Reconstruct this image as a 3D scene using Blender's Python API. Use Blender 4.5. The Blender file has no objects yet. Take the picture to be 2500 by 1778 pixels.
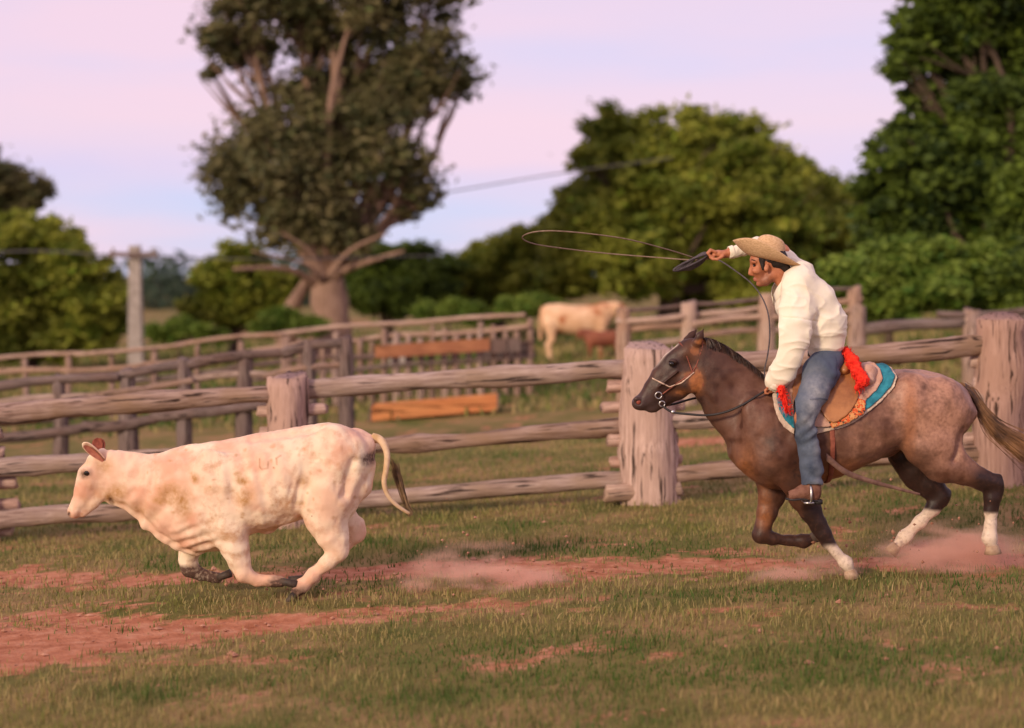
import bpy, math, random
import numpy as np
from mathutils import Vector, Matrix

random.seed(7)
RNG = np.random.default_rng(11)
SC = bpy.context.scene
COL = SC.collection
PI = math.pi

# ------------------------------------------------------------------ camera, sky, sun, exposure
F = 4336.0                       # focal length in pixels of the 2500 px wide photograph
PITCH = math.radians(2.92)
CAM_Z = 2.12
cam_data = bpy.data.cameras.new("camera")
cam = bpy.data.objects.new("camera", cam_data)
COL.objects.link(cam)
cam.location = (0, 0, CAM_Z)
cam.rotation_euler = (PI / 2 - PITCH, 0, 0)
cam_data.sensor_width = 36.0
cam_data.lens = 36.0 * F / 2500.0
cam_data.clip_end = 3000
cam_data.dof.use_dof = True
cam_data.dof.focus_distance = 11.9
cam_data.dof.aperture_fstop = 0.95
SC.camera = cam

SUN_ELEV = math.radians(21)
SUN_AZ = math.radians(-38)       # behind the camera, to its left
world = bpy.data.worlds.new("World")
SC.world = world
world.use_nodes = True
wn, wl = world.node_tree.nodes, world.node_tree.links
wn.clear()
w_out = wn.new("ShaderNodeOutputWorld")
w_bg = wn.new("ShaderNodeBackground"); w_bg.inputs["Strength"].default_value = 0.1
w_sky = wn.new("ShaderNodeTexSky"); w_sky.sky_type = 'NISHITA'; w_sky.sun_disc = False
w_sky.sun_elevation = SUN_ELEV
w_sky.sun_rotation = math.radians(180) - SUN_AZ
w_co = wn.new("ShaderNodeTexCoord")
w_sep = wn.new("ShaderNodeSeparateXYZ")
wl.new(w_co.outputs["Generated"], w_sep.inputs[0])
w_ramp = wn.new("ShaderNodeValToRGB")           # thin high cloud lit by the afterglow, by elevation
cr = w_ramp.color_ramp
cr.elements[0].position = 0.0; cr.elements[0].color = (0.58, 0.67, 0.92, 1)
cr.elements[1].position = 1.0; cr.elements[1].color = (0.66, 0.58, 0.72, 1)
for p, c in ((0.035, (0.61, 0.66, 0.93, 1)), (0.06, (0.72, 0.63, 0.88, 1)), (0.085, (0.85, 0.66, 0.81, 1)), (0.115, (0.72, 0.65, 0.89, 1)), (0.15, (0.81, 0.65, 0.83, 1)), (0.30, (0.78, 0.62, 0.80, 1))):
    e = cr.elements.new(p); e.color = c
wl.new(w_sep.outputs["Z"], w_ramp.inputs[0])
w_map = wn.new("ShaderNodeMapping"); w_map.inputs["Scale"].default_value = (2.0, 2.0, 13.0)
w_map.inputs["Rotation"].default_value = (0.0, 0.06, 0.0)
wl.new(w_co.outputs["Generated"], w_map.inputs[0])
w_noise = wn.new("ShaderNodeTexNoise"); w_noise.inputs["Scale"].default_value = 1.6
w_noise.inputs["Detail"].default_value = 5.0; w_noise.inputs["Roughness"].default_value = 0.5
wl.new(w_map.outputs[0], w_noise.inputs["Vector"])
w_cr = wn.new("ShaderNodeValToRGB")
w_cr.color_ramp.elements[0].position = 0.36; w_cr.color_ramp.elements[0].color = (0, 0, 0, 1)
w_cr.color_ramp.elements[1].position = 0.66; w_cr.color_ramp.elements[1].color = (1, 1, 1, 1)
wl.new(w_noise.outputs["Fac"], w_cr.inputs[0])
w_mix = wn.new("ShaderNodeMixRGB"); w_mix.inputs["Color2"].default_value = (0.94, 0.66, 0.78, 1)
w_fac = wn.new("ShaderNodeMath"); w_fac.operation = 'MULTIPLY'; w_fac.inputs[1].default_value = 0.8
wl.new(w_cr.outputs[0], w_fac.inputs[0]); wl.new(w_fac.outputs[0], w_mix.inputs["Fac"])
wl.new(w_ramp.outputs[0], w_mix.inputs["Color1"])
w_scale = wn.new("ShaderNodeVectorMath"); w_scale.operation = 'SCALE'; w_scale.inputs["Scale"].default_value = 10.9
wl.new(w_mix.outputs[0], w_scale.inputs[0])
w_fin = wn.new("ShaderNodeMixRGB"); w_fin.inputs["Fac"].default_value = 0.9
wl.new(w_sky.outputs[0], w_fin.inputs["Color1"]); wl.new(w_scale.outputs[0], w_fin.inputs["Color2"])
wl.new(w_fin.outputs[0], w_bg.inputs["Color"]); wl.new(w_bg.outputs[0], w_out.inputs[0])

sun_data = bpy.data.lights.new("sun", 'SUN')
sun_data.energy = 3.0
sun_data.angle = math.radians(10)
sun_data.color = (1.0, 0.80, 0.56)
sun = bpy.data.objects.new("sun", sun_data)
COL.objects.link(sun)
sd = Vector((math.sin(SUN_AZ) * math.cos(SUN_ELEV), -math.cos(SUN_AZ) * math.cos(SUN_ELEV), math.sin(SUN_ELEV)))
sun.rotation_euler = sd.to_track_quat('Z', 'Y').to_euler()

vs = SC.view_settings
vs.view_transform = 'Standard'; vs.look = 'None'; vs.exposure = 0.0; vs.gamma = 1.0; vs.use_curve_mapping = False
SC.render.engine = 'CYCLES'
SC.cycles.use_denoising = True
SC.cycles.max_bounces = 5; SC.cycles.diffuse_bounces = 3; SC.cycles.glossy_bounces = 2
SC.cycles.transmission_bounces = 3; SC.cycles.volume_bounces = 3; SC.cycles.transparent_max_bounces = 6
SC.cycles.caustics_reflective = False; SC.cycles.caustics_refractive = False

# ------------------------------------------------------------------ measuring: photograph -> world
def unproj(sx, sy, depth):
    """point at world depth y seen at pixel (sx, sy) of the 2500 px photograph"""
    a = (sx - 1250.0) / F; b = (889.0 - sy) / F
    s = depth / (math.cos(PITCH) + b * math.sin(PITCH))
    return np.array((a * s, depth, CAM_Z + s * (b * math.cos(PITCH) - math.sin(PITCH))))
DK = 2500.0 / 2283.0
def D(dx, dy, depth):                       # the same for the 2283 px wide view of it
    return unproj(dx * DK, dy * DK, depth)

class View:                                 # coordinates measured in an enlarged crop, at the runners' depth
    def __init__(s, x0, y0, sc, depth=12.0):
        s.x0, s.y0, s.sc, s.dep = x0, y0, sc, depth
    def p(s, x, y, dy=0.0):
        q = unproj(s.x0 + x / s.sc, s.y0 + y / s.sc, s.dep + dy)
        return q
    def r(s, px):
        return px / s.sc * s.dep / F
CZ = View(100, 980, 2.284)
Z2 = View(1500, 560, 3.2486)
Z3 = View(1700, 1000, 2.855)
Z4 = View(1800, 780, 3.2486)
SS = View(0, 0, 1.0)

# ------------------------------------------------------------------ noise
_T = np.random.default_rng(5).random(4096)
def _h(ix, iy, iz=0):
    return _T[((ix * 73856093) ^ (iy * 19349663) ^ (iz * 83492791)) & 4095]
def vnoise2(x, y):
    ix, iy = np.floor(x).astype(np.int64), np.floor(y).astype(np.int64)
    fx, fy = x - ix, y - iy
    fx, fy = fx * fx * (3 - 2 * fx), fy * fy * (3 - 2 * fy)
    a = _h(ix, iy) * (1 - fx) + _h(ix + 1, iy) * fx
    b = _h(ix, iy + 1) * (1 - fx) + _h(ix + 1, iy + 1) * fx
    return a * (1 - fy) + b * fy
def fbm2(x, y, o=4):
    s = 0; w = 1; t = 0
    for k in range(o):
        s = s + w * vnoise2(x * 2 ** k + 17 * k, y * 2 ** k + 31 * k); t += w; w *= 0.5
    return s / t
def vnoise3(p):
    i = np.floor(p).astype(np.int64); f = p - i; f = f * f * (3 - 2 * f)
    r = 0
    for dx in (0, 1):
        for dy in (0, 1):
            for dz in (0, 1):
                w = (f[:, 0] if dx else 1 - f[:, 0]) * (f[:, 1] if dy else 1 - f[:, 1]) * (f[:, 2] if dz else 1 - f[:, 2])
                r = r + w * _h(i[:, 0] + dx, i[:, 1] + dy, i[:, 2] + dz)
    return r

# ------------------------------------------------------------------ objects and meshes
def tag(o, label=None, cat=None, group=None, kind=None):
    if label: o['label'] = label
    if cat: o['category'] = cat
    if group: o['group'] = group
    if kind: o['kind'] = kind
    return o
def empty(name, loc, label=None, cat=None, group=None):
    o = bpy.data.objects.new(name, None); COL.objects.link(o)
    o.location = [float(v) for v in loc]
    o.empty_display_size = 0.2
    return tag(o, label, cat, group)
def wloc(o):
    v = np.zeros(3)
    while o is not None:
        v = v + np.array(o.location); o = o.parent
    return v
def mesh_data(name, V, Fc, mat=None, smooth=True, attrs=None):
    me = bpy.data.meshes.new(name)
    V = np.asarray(V, np.float32)
    if isinstance(Fc, np.ndarray):
        k = Fc.shape[1]; n = len(Fc)
        me.vertices.add(len(V)); me.vertices.foreach_set("co", V.ravel())
        me.loops.add(n * k); me.loops.foreach_set("vertex_index", Fc.astype(np.int32).ravel())
        me.polygons.add(n)
        me.polygons.foreach_set("loop_start", np.arange(n, dtype=np.int32) * k)
        me.polygons.foreach_set("loop_total", np.full(n, k, np.int32))
        me.update(calc_edges=True)
    else:
        me.from_pydata([tuple(map(float, v)) for v in V], [], Fc)
        me.update()
    me.polygons.foreach_set("use_smooth", np.full(len(me.polygons), smooth, bool))
    if attrs:
        for k_, a in attrs.items():
            a = np.asarray(a, np.float32)
            at = me.attributes.new(k_, 'FLOAT', 'POINT'); at.data.foreach_set("value", a)
    if mat: me.materials.append(mat)
    return me
def emit(name, V, Fc, mat, parent=None, origin=None, smooth=True, attrs=None):
    """link a mesh given in world coordinates"""
    V = np.asarray(V, np.float64)
    if origin is None:
        origin = wloc(parent) if parent is not None else np.array((V[:, 0].mean(), V[:, 1].mean(), V[:, 2].min()))
    me = mesh_data(name, V - origin, Fc, mat, smooth, attrs)
    o = bpy.data.objects.new(name, me); COL.objects.link(o)
    if parent is not None:
        o.parent = parent; o.location = [float(v) for v in (np.asarray(origin) - wloc(parent))]
    else:
        o.location = [float(v) for v in origin]
    return o

# ------------------------------------------------------------------ materials
def new_mat(name):
    m = bpy.data.materials.new(name); m.use_nodes = True
    nt = m.node_tree; b = nt.nodes["Principled BSDF"]
    return m, nt, nt.nodes, nt.links, b
def noise_mat(name, c1, c2, scale=8, stretch=(1, 1, 1), rough=0.8, bump=0.2, bscale=40, bdist=0.01, attrs=(), spec=0.3, c3=None,
              spots=None, contrast=(0.35, 0.65), sheen=0.0, vary=0.0):
    m, nt, N, L, B = new_mat(name)
    tc = N.new("ShaderNodeTexCoord"); mp = N.new("ShaderNodeMapping"); mp.inputs["Scale"].default_value = stretch
    L.new(tc.outputs["Object"], mp.inputs[0])
    n1 = N.new("ShaderNodeTexNoise"); n1.inputs["Scale"].default_value = scale; n1.inputs["Detail"].default_value = 6; n1.inputs["Roughness"].default_value = 0.62
    L.new(mp.outputs[0], n1.inputs["Vector"])
    rp = N.new("ShaderNodeValToRGB")
    rp.color_ramp.elements[0].position = contrast[0]; rp.color_ramp.elements[0].color = (*c1, 1)
    rp.color_ramp.elements[1].position = contrast[1]; rp.color_ramp.elements[1].color = (*c2, 1)
    L.new(n1.outputs["Fac"], rp.inputs[0])
    col = rp.outputs[0]
    if c3 is not None:                      # broad slow variation
        n3 = N.new("ShaderNodeTexNoise"); n3.inputs["Scale"].default_value = scale * 0.23; n3.inputs["Detail"].default_value = 3
        L.new(tc.outputs["Object"], n3.inputs["Vector"])
        r3 = N.new("ShaderNodeValToRGB"); r3.color_ramp.elements[0].position = 0.42; r3.color_ramp.elements[1].position = 0.62
        L.new(n3.outputs["Fac"], r3.inputs[0])
        mx = N.new("ShaderNodeMixRGB"); mx.inputs["Color2"].default_value = (*c3, 1)
        L.new(r3.outputs[0], mx.inputs["Fac"]); L.new(col, mx.inputs["Color1"]); col = mx.outputs[0]
    if spots:
        ns = N.new("ShaderNodeTexNoise"); ns.inputs["Scale"].default_value = spots[0]; ns.inputs["Detail"].default_value = 3
        L.new(mp.outputs[0] if stretch != (1, 1, 1) else tc.outputs["Object"], ns.inputs["Vector"])
        rs = N.new("ShaderNodeValToRGB"); rs.color_ramp.elements[0].position = spots[2]; rs.color_ramp.elements[1].position = spots[3]
        L.new(ns.outputs["Fac"], rs.inputs[0])
        mx = N.new("ShaderNodeMixRGB"); mx.inputs["Color2"].default_value = (*spots[1], 1)
        L.new(rs.outputs[0], mx.inputs["Fac"]); L.new(col, mx.inputs["Color1"]); col = mx.outputs[0]
    for an, c in attrs:
        at = N.new("ShaderNodeAttribute"); at.attribute_name = an
        mx = N.new("ShaderNodeMixRGB"); mx.inputs["Color2"].default_value = (*c, 1)
        ad = N.new("ShaderNodeMath"); ad.operation = 'MULTIPLY_ADD'
        nz = N.new("ShaderNodeTexNoise"); nz.inputs["Scale"].default_value = 45; nz.inputs["Detail"].default_value = 4
        L.new(tc.outputs["Object"], nz.inputs["Vector"])
        sb = N.new("ShaderNodeMath"); sb.operation = 'SUBTRACT'; sb.inputs[1].default_value = 0.5; L.new(nz.outputs["Fac"], sb.inputs[0])
        # mask * (1 + noise): a fretted edge for the marking
        m2 = N.new("ShaderNodeMath"); m2.operation = 'MULTIPLY'; m2.inputs[1].default_value = 1.6
        L.new(sb.outputs[0], m2.inputs[0])
        L.new(at.outputs["Fac"], ad.inputs[0]); L.new(m2.outputs[0], ad.inputs[1]); L.new(at.outputs["Fac"], ad.inputs[2])
        ad.use_clamp = True
        L.new(ad.outputs[0], mx.inputs["Fac"]); L.new(col, mx.inputs["Color1"]); col = mx.outputs[0]
    if vary:                                # each log has weathered a little differently
        oi = N.new("ShaderNodeObjectInfo"); hs = N.new("ShaderNodeHueSaturation")
        mr = N.new("ShaderNodeMapRange"); mr.inputs["To Min"].default_value = 1 - vary; mr.inputs["To Max"].default_value = 1 + vary
        L.new(oi.outputs["Random"], mr.inputs["Value"]); L.new(mr.outputs[0], hs.inputs["Value"])
        ms = N.new("ShaderNodeMapRange"); ms.inputs["From Min"].default_value = 1; ms.inputs["From Max"].default_value = 0; ms.inputs["To Min"].default_value = 0.9; ms.inputs["To Max"].default_value = 1.15
        L.new(oi.outputs["Random"], ms.inputs["Value"]); L.new(ms.outputs[0], hs.inputs["Saturation"])
        L.new(col, hs.inputs["Color"]); col = hs.outputs[0]
    L.new(col, B.inputs["Base Color"])
    B.inputs["Roughness"].default_value = rough
    B.inputs["Specular IOR Level"].default_value = spec
    if sheen: B.inputs["Sheen Weight"].default_value = sheen
    n2 = N.new("ShaderNodeTexNoise"); n2.inputs["Scale"].default_value = bscale; n2.inputs["Detail"].default_value = 5
    L.new(mp.outputs[0], n2.inputs["Vector"])
    bp = N.new("ShaderNodeBump"); bp.inputs["Strength"].default_value = bump; bp.inputs["Distance"].default_value = bdist
    L.new(n2.outputs["Fac"], bp.inputs["Height"]); L.new(bp.outputs[0], B.inputs["Normal"])
    return m
def leaf_mat(name, c1, c2, c3=None):
    m, nt, N, L, B = new_mat(name)
    at = N.new("ShaderNodeAttribute"); at.attribute_name = "tint"
    rp = N.new("ShaderNodeValToRGB")
    rp.color_ramp.elements[0].color = (*c1, 1); rp.color_ramp.elements[1].color = (*c2, 1)
    if c3: e = rp.color_ramp.elements.new(0.9); e.color = (*c3, 1)
    L.new(at.outputs["Fac"], rp.inputs[0]); L.new(rp.outputs[0], B.inputs["Base Color"])
    B.inputs["Roughness"].default_value = 0.6; B.inputs["Specular IOR Level"].default_value = 0.25
    tr = N.new("ShaderNodeBsdfTranslucent"); L.new(rp.outputs[0], tr.inputs[0])
    mx = N.new("ShaderNodeMixShader"); mx.inputs[0].default_value = 0.3
    L.new(B.outputs[0], mx.inputs[1]); L.new(tr.outputs[0], mx.inputs[2]); L.new(mx.outputs[0], N["Material Output"].inputs[0])
    return m
def plain(name, c, rough=0.6, spec=0.3, metal=0.0):
    return noise_mat(name, tuple(v * 0.8 for v in c), tuple(min(1, v * 1.15) for v in c), 30, rough=rough, spec=spec, bump=0.15, bscale=120, bdist=0.003)

# ------------------------------------------------------------------ the ground
def gz(x, y):
    x = np.asarray(x, float); y = np.asarray(y, float)
    s = np.interp(y, [6, 12, 16, 60, 250, 700], [0.028, 0.037, 0.058, 0.062, 0.05, 0.0])
    n = (fbm2(x * 0.9 + 40, y * 0.9 + 9, 3) - 0.5) * 0.07 * np.clip((60 - y) / 30, 0, 1)
    return -0.03 + s * 30 * np.tanh(x / 30) + n
def GP(dx, dy):
    """ground point seen at (dx, dy) of the 2283 px wide view"""
    lo, hi = 5.0, 400.0
    for _ in range(50):
        mid = math.sqrt(lo * hi)
        p = D(dx, dy, mid)
        if p[2] > gz(p[0], p[1]): lo = mid
        else: hi = mid
    return D(dx, dy, lo)
TRACKS = []
for pts, st in ((((-60, 1297, 14), (500, 1285, 7), (900, 1272, 9), (1150, 1268, 20), (1500, 1262, 18), (1800, 1258, 10), (2340, 1250, 14)), 0.8),
                (((-60, 1425, 52), (350, 1415, 34), (650, 1392, 14), (760, 1385, 4)), 0.95),
                (((700, 1370, 5), (850, 1360, 12), (1150, 1345, 12), (1260, 1335, 4)), 0.6),
                (((1480, 985, 8), (1560, 985, 10), (1640, 978, 8)), 0.9)):
    q = [GP(a, b) for a, b, c in pts]
    w = [abs(GP(a, b - c)[1] - GP(a, b + c)[1]) * 0.5 for a, b, c in pts]
    TRACKS.append(([v[0] for v in q], [v[1] for v in q], w, st))
def dirt(x, y):
    n = fbm2(x * 1.3 + 3, y * 2.2 + 8, 4)
    n2 = fbm2(x * 5.0 + 13, y * 7.0 + 5, 3)
    d = np.clip((n * 0.55 + n2 * 0.45 - 0.565) * 5.5, 0, 0.5) * np.where(y < 9.6, 0.7, 1.0)
    for xs, ys, w, st in TRACKS:
        yc = np.interp(x, xs, ys); ww = np.interp(x, xs, w)
        inside = (x > xs[0] - 0.3) & (x < xs[-1] + 0.3)
        t = np.abs(y - yc) / ww + (n2 - 0.5) * 2.6 + (n - 0.5) * 2.6
        d = np.maximum(d, np.where(inside, st * np.clip(1.6 - t, 0, 1), 0))
    return np.clip(d, 0, 1)
gx = np.concatenate([-np.geomspace(500, 9.2, 34), np.arange(-9, 9.001, 0.085), np.geomspace(9.2, 500, 34)])
gy = np.concatenate([np.array([-40, -10, 2, 5]), np.arange(6.5, 24, 0.09), np.geomspace(24.1, 60, 60), np.geomspace(62, 900, 50)])
GX, GY = np.meshgrid(gx, gy, indexing='ij')
gxr, gyr = GX.ravel(), GY.ravel()
gd = dirt(gxr, gyr)
gzz = gz(gxr, gyr) - 0.012 * gd + (vnoise2(gxr * 9, gyr * 9) - 0.5) * 0.018 * (gyr < 30)
nx_, ny_ = GX.shape
idx = np.arange(nx_ * ny_).reshape(nx_, ny_)
gf = np.stack([idx[:-1, :-1], idx[1:, :-1], idx[1:, 1:], idx[:-1, 1:]], -1).reshape(-1, 4)
m_ground, nt, N, L, B = new_mat("ground_soil_and_turf")
tc = N.new("ShaderNodeTexCoord")
def nz_(scale, det=5, stretch=None, rough=0.6):
    n = N.new("ShaderNodeTexNoise"); n.inputs["Scale"].default_value = scale; n.inputs["Detail"].default_value = det; n.inputs["Roughness"].default_value = rough
    if stretch:
        mp = N.new("ShaderNodeMapping"); mp.inputs["Scale"].default_value = stretch
        L.new(tc.outputs["Object"], mp.inputs[0]); L.new(mp.outputs[0], n.inputs["Vector"])
    else:
        L.new(tc.outputs["Object"], n.inputs["Vector"])
    return n.outputs["Fac"]
def ramp_(src, stops):
    r = N.new("ShaderNodeValToRGB")
    r.color_ramp.elements[0].position = stops[0][0]; r.color_ramp.elements[0].color = (*stops[0][1], 1)
    r.color_ramp.elements[1].position = stops[-1][0]; r.color_ramp.elements[1].color = (*stops[-1][1], 1)
    for p, c in stops[1:-1]:
        e = r.color_ramp.elements.new(p); e.color = (*c, 1)
    L.new(src, r.inputs[0]); return r.outputs[0]
turf = ramp_(nz_(1.1, 6), [(0.3, (0.09, 0.11, 0.022)), (0.5, (0.19, 0.15, 0.05)), (0.62, (0.30, 0.19, 0.085)), (0.75, (0.12, 0.14, 0.024))])
soil = ramp_(nz_(7, 8), [(0.3, (0.30, 0.105, 0.05)), (0.52, (0.46, 0.19, 0.105)), (0.75, (0.56, 0.29, 0.18))])
at = N.new("ShaderNodeAttribute"); at.attribute_name = "dirt"
edge = N.new("ShaderNodeMath"); edge.operation = 'ADD'
e2 = N.new("ShaderNodeMath"); e2.operation = 'MULTIPLY_ADD'; e2.inputs[1].default_value = 0.9; e2.inputs[2].default_value = -0.45
L.new(nz_(14, 6), e2.inputs[0]); L.new(at.outputs["Fac"], edge.inputs[0]); L.new(e2.outputs[0], edge.inputs[1])
fac = ramp_(edge.outputs[0], [(0.25, (0, 0, 0)), (0.6, (1, 1, 1))])
mx = N.new("ShaderNodeMixRGB"); L.new(fac, mx.inputs[0]); L.new(turf, mx.inputs[1]); L.new(soil, mx.inputs[2])
L.new(mx.outputs[0], B.inputs["Base Color"]); B.inputs["Roughness"].default_value = 0.95; B.inputs["Specular IOR Level"].default_value = 0.1
bp = N.new("ShaderNodeBump"); bp.inputs["Strength"].default_value = 0.6; bp.inputs["Distance"].default_value = 0.03
L.new(nz_(30, 6), bp.inputs["Height"]); L.new(bp.outputs[0], B.inputs["Normal"])
ground = emit("ground", np.stack([gxr, gyr, gzz], 1), gf, m_ground, origin=np.zeros(3), attrs={"dirt": gd})
tag(ground, kind='structure')

# ------------------------------------------------------------------ grass
m_grass = leaf_mat("grass_blades", (0.065, 0.125, 0.02), (0.21, 0.21, 0.055), (0.44, 0.32, 0.14))
def grass(name, n, y0, y1, hgt, wid, keep_pow=1.0, seed=3, half=0.40, dens=None):
    r = np.random.default_rng(seed)
    y = y0 * (y1 / y0) ** r.random(n)                 # constant density on the picture
    x = (r.random(n) * 2 - 1) * (y * half + 1.6)
    d = dirt(x, y)
    cl = fbm2(x * 2.2 + 70, y * 2.2 + 5, 3)
    keep = r.random(n) > np.clip(d * 1.05, 0, 0.95)
    if dens is not None: keep &= r.random(n) < dens(x, y)
    x, y, cl, d = x[keep], y[keep], cl[keep], d[keep]; n = len(x)
    z = gz(x, y) - 0.005
    h = hgt * (0.35 + 0.9 * r.random(n)) * (0.45 + 1.1 * np.clip(cl, 0.2, 0.9)) * (1 - 0.5 * d)
    w = wid * (0.6 + 0.8 * r.random(n)) * (y / 10) ** 0.8
    az = r.random(n) * 2 * PI; lean = r.normal(0, 0.45, n); la = r.random(n) * 2 * PI
    ux, uy = np.cos(az) * w, np.sin(az) * w
    tx, ty = np.cos(la) * lean * h, np.sin(la) * lean * h
    base = np.stack([x, y, z], 1)
    V = np.empty((n, 5, 3))
    V[:, 0] = base - np.stack([ux, uy, 0 * x], 1); V[:, 1] = base + np.stack([ux, uy, 0 * x], 1)
    mid = base + np.stack([tx * 0.35, ty * 0.35, h * 0.6], 1)
    V[:, 2] = mid + np.stack([ux, uy, 0 * x], 1) * 0.7; V[:, 3] = mid - np.stack([ux, uy, 0 * x], 1) * 0.7
    V[:, 4] = base + np.stack([tx, ty, h], 1)
    i = np.arange(n)[:, None] * 5
    T = np.concatenate([i + [0, 1, 2], i + [0, 2, 3], i + [3, 2, 4]], 1).reshape(-1, 3)
    patch = fbm2(x * 0.8 + 20, y * 1.4 + 60, 3)
    tint = np.clip((patch - 0.5) * 2.4 + 0.45 + r.normal(0, 0.22, n), 0, 1)
    o = emit(name, V.reshape(-1, 3), T, m_grass, origin=np.zeros(3), attrs={"tint": np.repeat(tint, 5)})
    return tag(o, kind='stuff')
tag(grass("grass", 190000, 6.6, 24, 0.055, 0.0035), "short worn grass mixed with bare red soil across the paddock", "grass")
tag(grass("tall_grass", 60000, 27, 75, 0.17, 0.012, seed=9, half=0.34, dens=lambda x, y: np.clip((y - 20) / 25, 0.25, 1)), "longer green grass beyond the corral rails", "grass")

# clods and small stones lying on the bare soil
r = np.random.default_rng(41); n = 5200
cy = 7.0 * (22 / 7.0) ** r.random(n); cx = (r.random(n) * 2 - 1) * (cy * 0.36 + 1)
cd = dirt(cx, cy); k_ = r.random(n) < cd * 0.9 + 0.03; cx, cy = cx[k_], cy[k_]; n = len(cx)
octa = np.array([(1, 0, 0), (-1, 0, 0), (0, 1, 0), (0, -1, 0), (0, 0, 1), (0, 0, -1)], float)
of = np.array([(0, 2, 4), (2, 1, 4), (1, 3, 4), (3, 0, 4), (2, 0, 5), (1, 2, 5), (3, 1, 5), (0, 3, 5)])
sz = 0.005 + 0.022 * r.random(n) ** 3.5
Vc = octa[None] * (sz[:, None, None] * (0.6 + 0.8 * r.random((n, 6, 1)))) * np.array((1.2, 1.0, 0.7)) + np.stack([cx, cy, gz(cx, cy)], 1)[:, None]
m_clod = noise_mat("red_soil_clods", (0.26, 0.11, 0.06), (0.48, 0.25, 0.17), 12, rough=0.95, bump=0.3)
tag(emit("soil_clods", Vc.reshape(-1, 3), (of[None] + np.arange(n)[:, None, None] * 6).reshape(-1, 3), m_clod, origin=np.zeros(3), smooth=False), "loose red clods and small stones on the bare tracks", "clods", kind='stuff')

# ------------------------------------------------------------------ tubes, logs
def frames(P):
    P = np.asarray(P, float); T = np.gradient(P, axis=0); T /= np.linalg.norm(T, axis=1)[:, None] + 1e-9
    up = np.array((0, 0, 1.0)) if abs(T[0][2]) < 0.9 else np.array((0, 1.0, 0))
    Ns = []; n = up - T[0] * up.dot(T[0]); n /= np.linalg.norm(n)
    for t in T:
        n = n - t * n.dot(t); n /= np.linalg.norm(n) + 1e-9; Ns.append(n.copy())
    Ns = np.array(Ns); return P, T, Ns, np.cross(T, Ns)
def tube_geo(P, R, n=8, cap=True, rough=0.0, seed=0):
    P, T, A, Bn = frames(P)
    R = np.broadcast_to(np.asarray(R, float), (len(P),))
    th = np.arange(n) * 2 * PI / n
    rr = R[:, None] * np.ones(n)
    if rough:
        u = np.cumsum(np.r_[0, np.linalg.norm(np.diff(P, axis=0), axis=1)])
        g1 = vnoise2(np.repeat(u[:, None] * 2.5 + seed, n, 1), (np.cos(th) * 1.2 + seed * 3.1)[None, :] + 0 * rr)
        g2 = vnoise2(np.repeat(u[:, None] * 7 + seed, n, 1), (np.sin(th) * 2.3 + seed * 1.7)[None, :] + 0 * rr)
        rr = rr * (1 + rough * ((g1 - 0.5) * 1.4 + (g2 - 0.5) * 0.8))
    V = P[:, None] + rr[..., None] * (np.cos(th)[None, :, None] * A[:, None] + np.sin(th)[None, :, None] * Bn[:, None])
    V = V.reshape(-1, 3); F_ = []
    for i in range(len(P) - 1):
        for j in range(n):
            F_.append((i * n + j, i * n + (j + 1) % n, (i + 1) * n + (j + 1) % n, (i + 1) * n + j))
    if cap:
        F_.append(tuple(range(n))[::-1]); F_.append(tuple((len(P) - 1) * n + j for j in range(n)))
    return V, F_
def merge(geos):
    Vs, Fs, k = [], [], 0
    for V, F_ in geos:
        Vs.append(V); Fs += [tuple(i + k for i in f) for f in F_]; k += len(V)
    return np.concatenate(Vs), Fs
def spline(pts, n=24):
    P = np.asarray(pts, float)
    P = np.vstack([2 * P[0] - P[1], P, 2 * P[-1] - P[-2]]); out = []
    m = len(P) - 3
    for s in np.linspace(0, m - 1e-6, n):
        i = int(s); t = s - i
        a, b, c, d = P[i:i + 4]
        out.append(0.5 * ((2 * b) + (c - a) * t + (2 * a - 5 * b + 4 * c - d) * t * t + (3 * b - a - 3 * c + d) * t ** 3))
    return np.array(out)
def log_obj(name, p0, p1, r0, r1, mat, parent, seed=0, rough=0.22, n=14, seg=None, bow=0.0, label=None):
    """a log built along its own z axis so that the grain follows it"""
    p0, p1 = np.asarray(p0, float), np.asarray(p1, float)
    d = p1 - p0; L_ = np.linalg.norm(d)
    seg = seg or max(5, int(L_ / 0.22))
    t = np.linspace(0, 1, seg + 1)
    r = np.random.default_rng(seed + 100)
    ph = r.random(2) * 6
    P = np.stack([bow * np.sin(t * PI) * math.cos(ph[0]) + bow * 0.4 * np.sin(t * 7 + ph[1]), bow * np.sin(t * PI) * math.sin(ph[0]), t * L_], 1)
    R = r0 + (r1 - r0) * t
    R = R * np.where((t == 0) | (t == 1), 0.86, 1.0)
    # the end faces start a little inside so that the rim is worn round
    e = min(0.02, L_ * 0.1); P = np.vstack([P[:1], P[0] + (0, 0, e), P[1:-1], P[-1] - (0, 0, e), P[-1:]])
    R = np.r_[R[0], r0, R[1:-1], r1, R[-1]]
    V, F_ = tube_geo(P, R, n, True, rough, seed)
    for k0, sg in ((0, -1), (len(P) - 1, 1)):
        V[k0 * n:(k0 + 1) * n, 2] += sg * (r.random(n) - 0.5) * min(0.05, r0 * 0.3) + sg * np.cos(np.arange(n) * 2 * PI / n + ph[0]) * min(0.03, r0 * 0.18)
    me = mesh_data(name, V, F_, mat)
    o = bpy.data.objects.new(name, me); COL.objects.link(o)
    q = Vector(d).to_track_quat('Z', 'Y')
    o.rotation_mode = 'QUATERNION'; o.rotation_quaternion = q
    o.parent = parent; o.location = [float(v) for v in (p0 - (wloc(parent) if parent else 0))]
    if label: o['label'] = label
    return o
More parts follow.
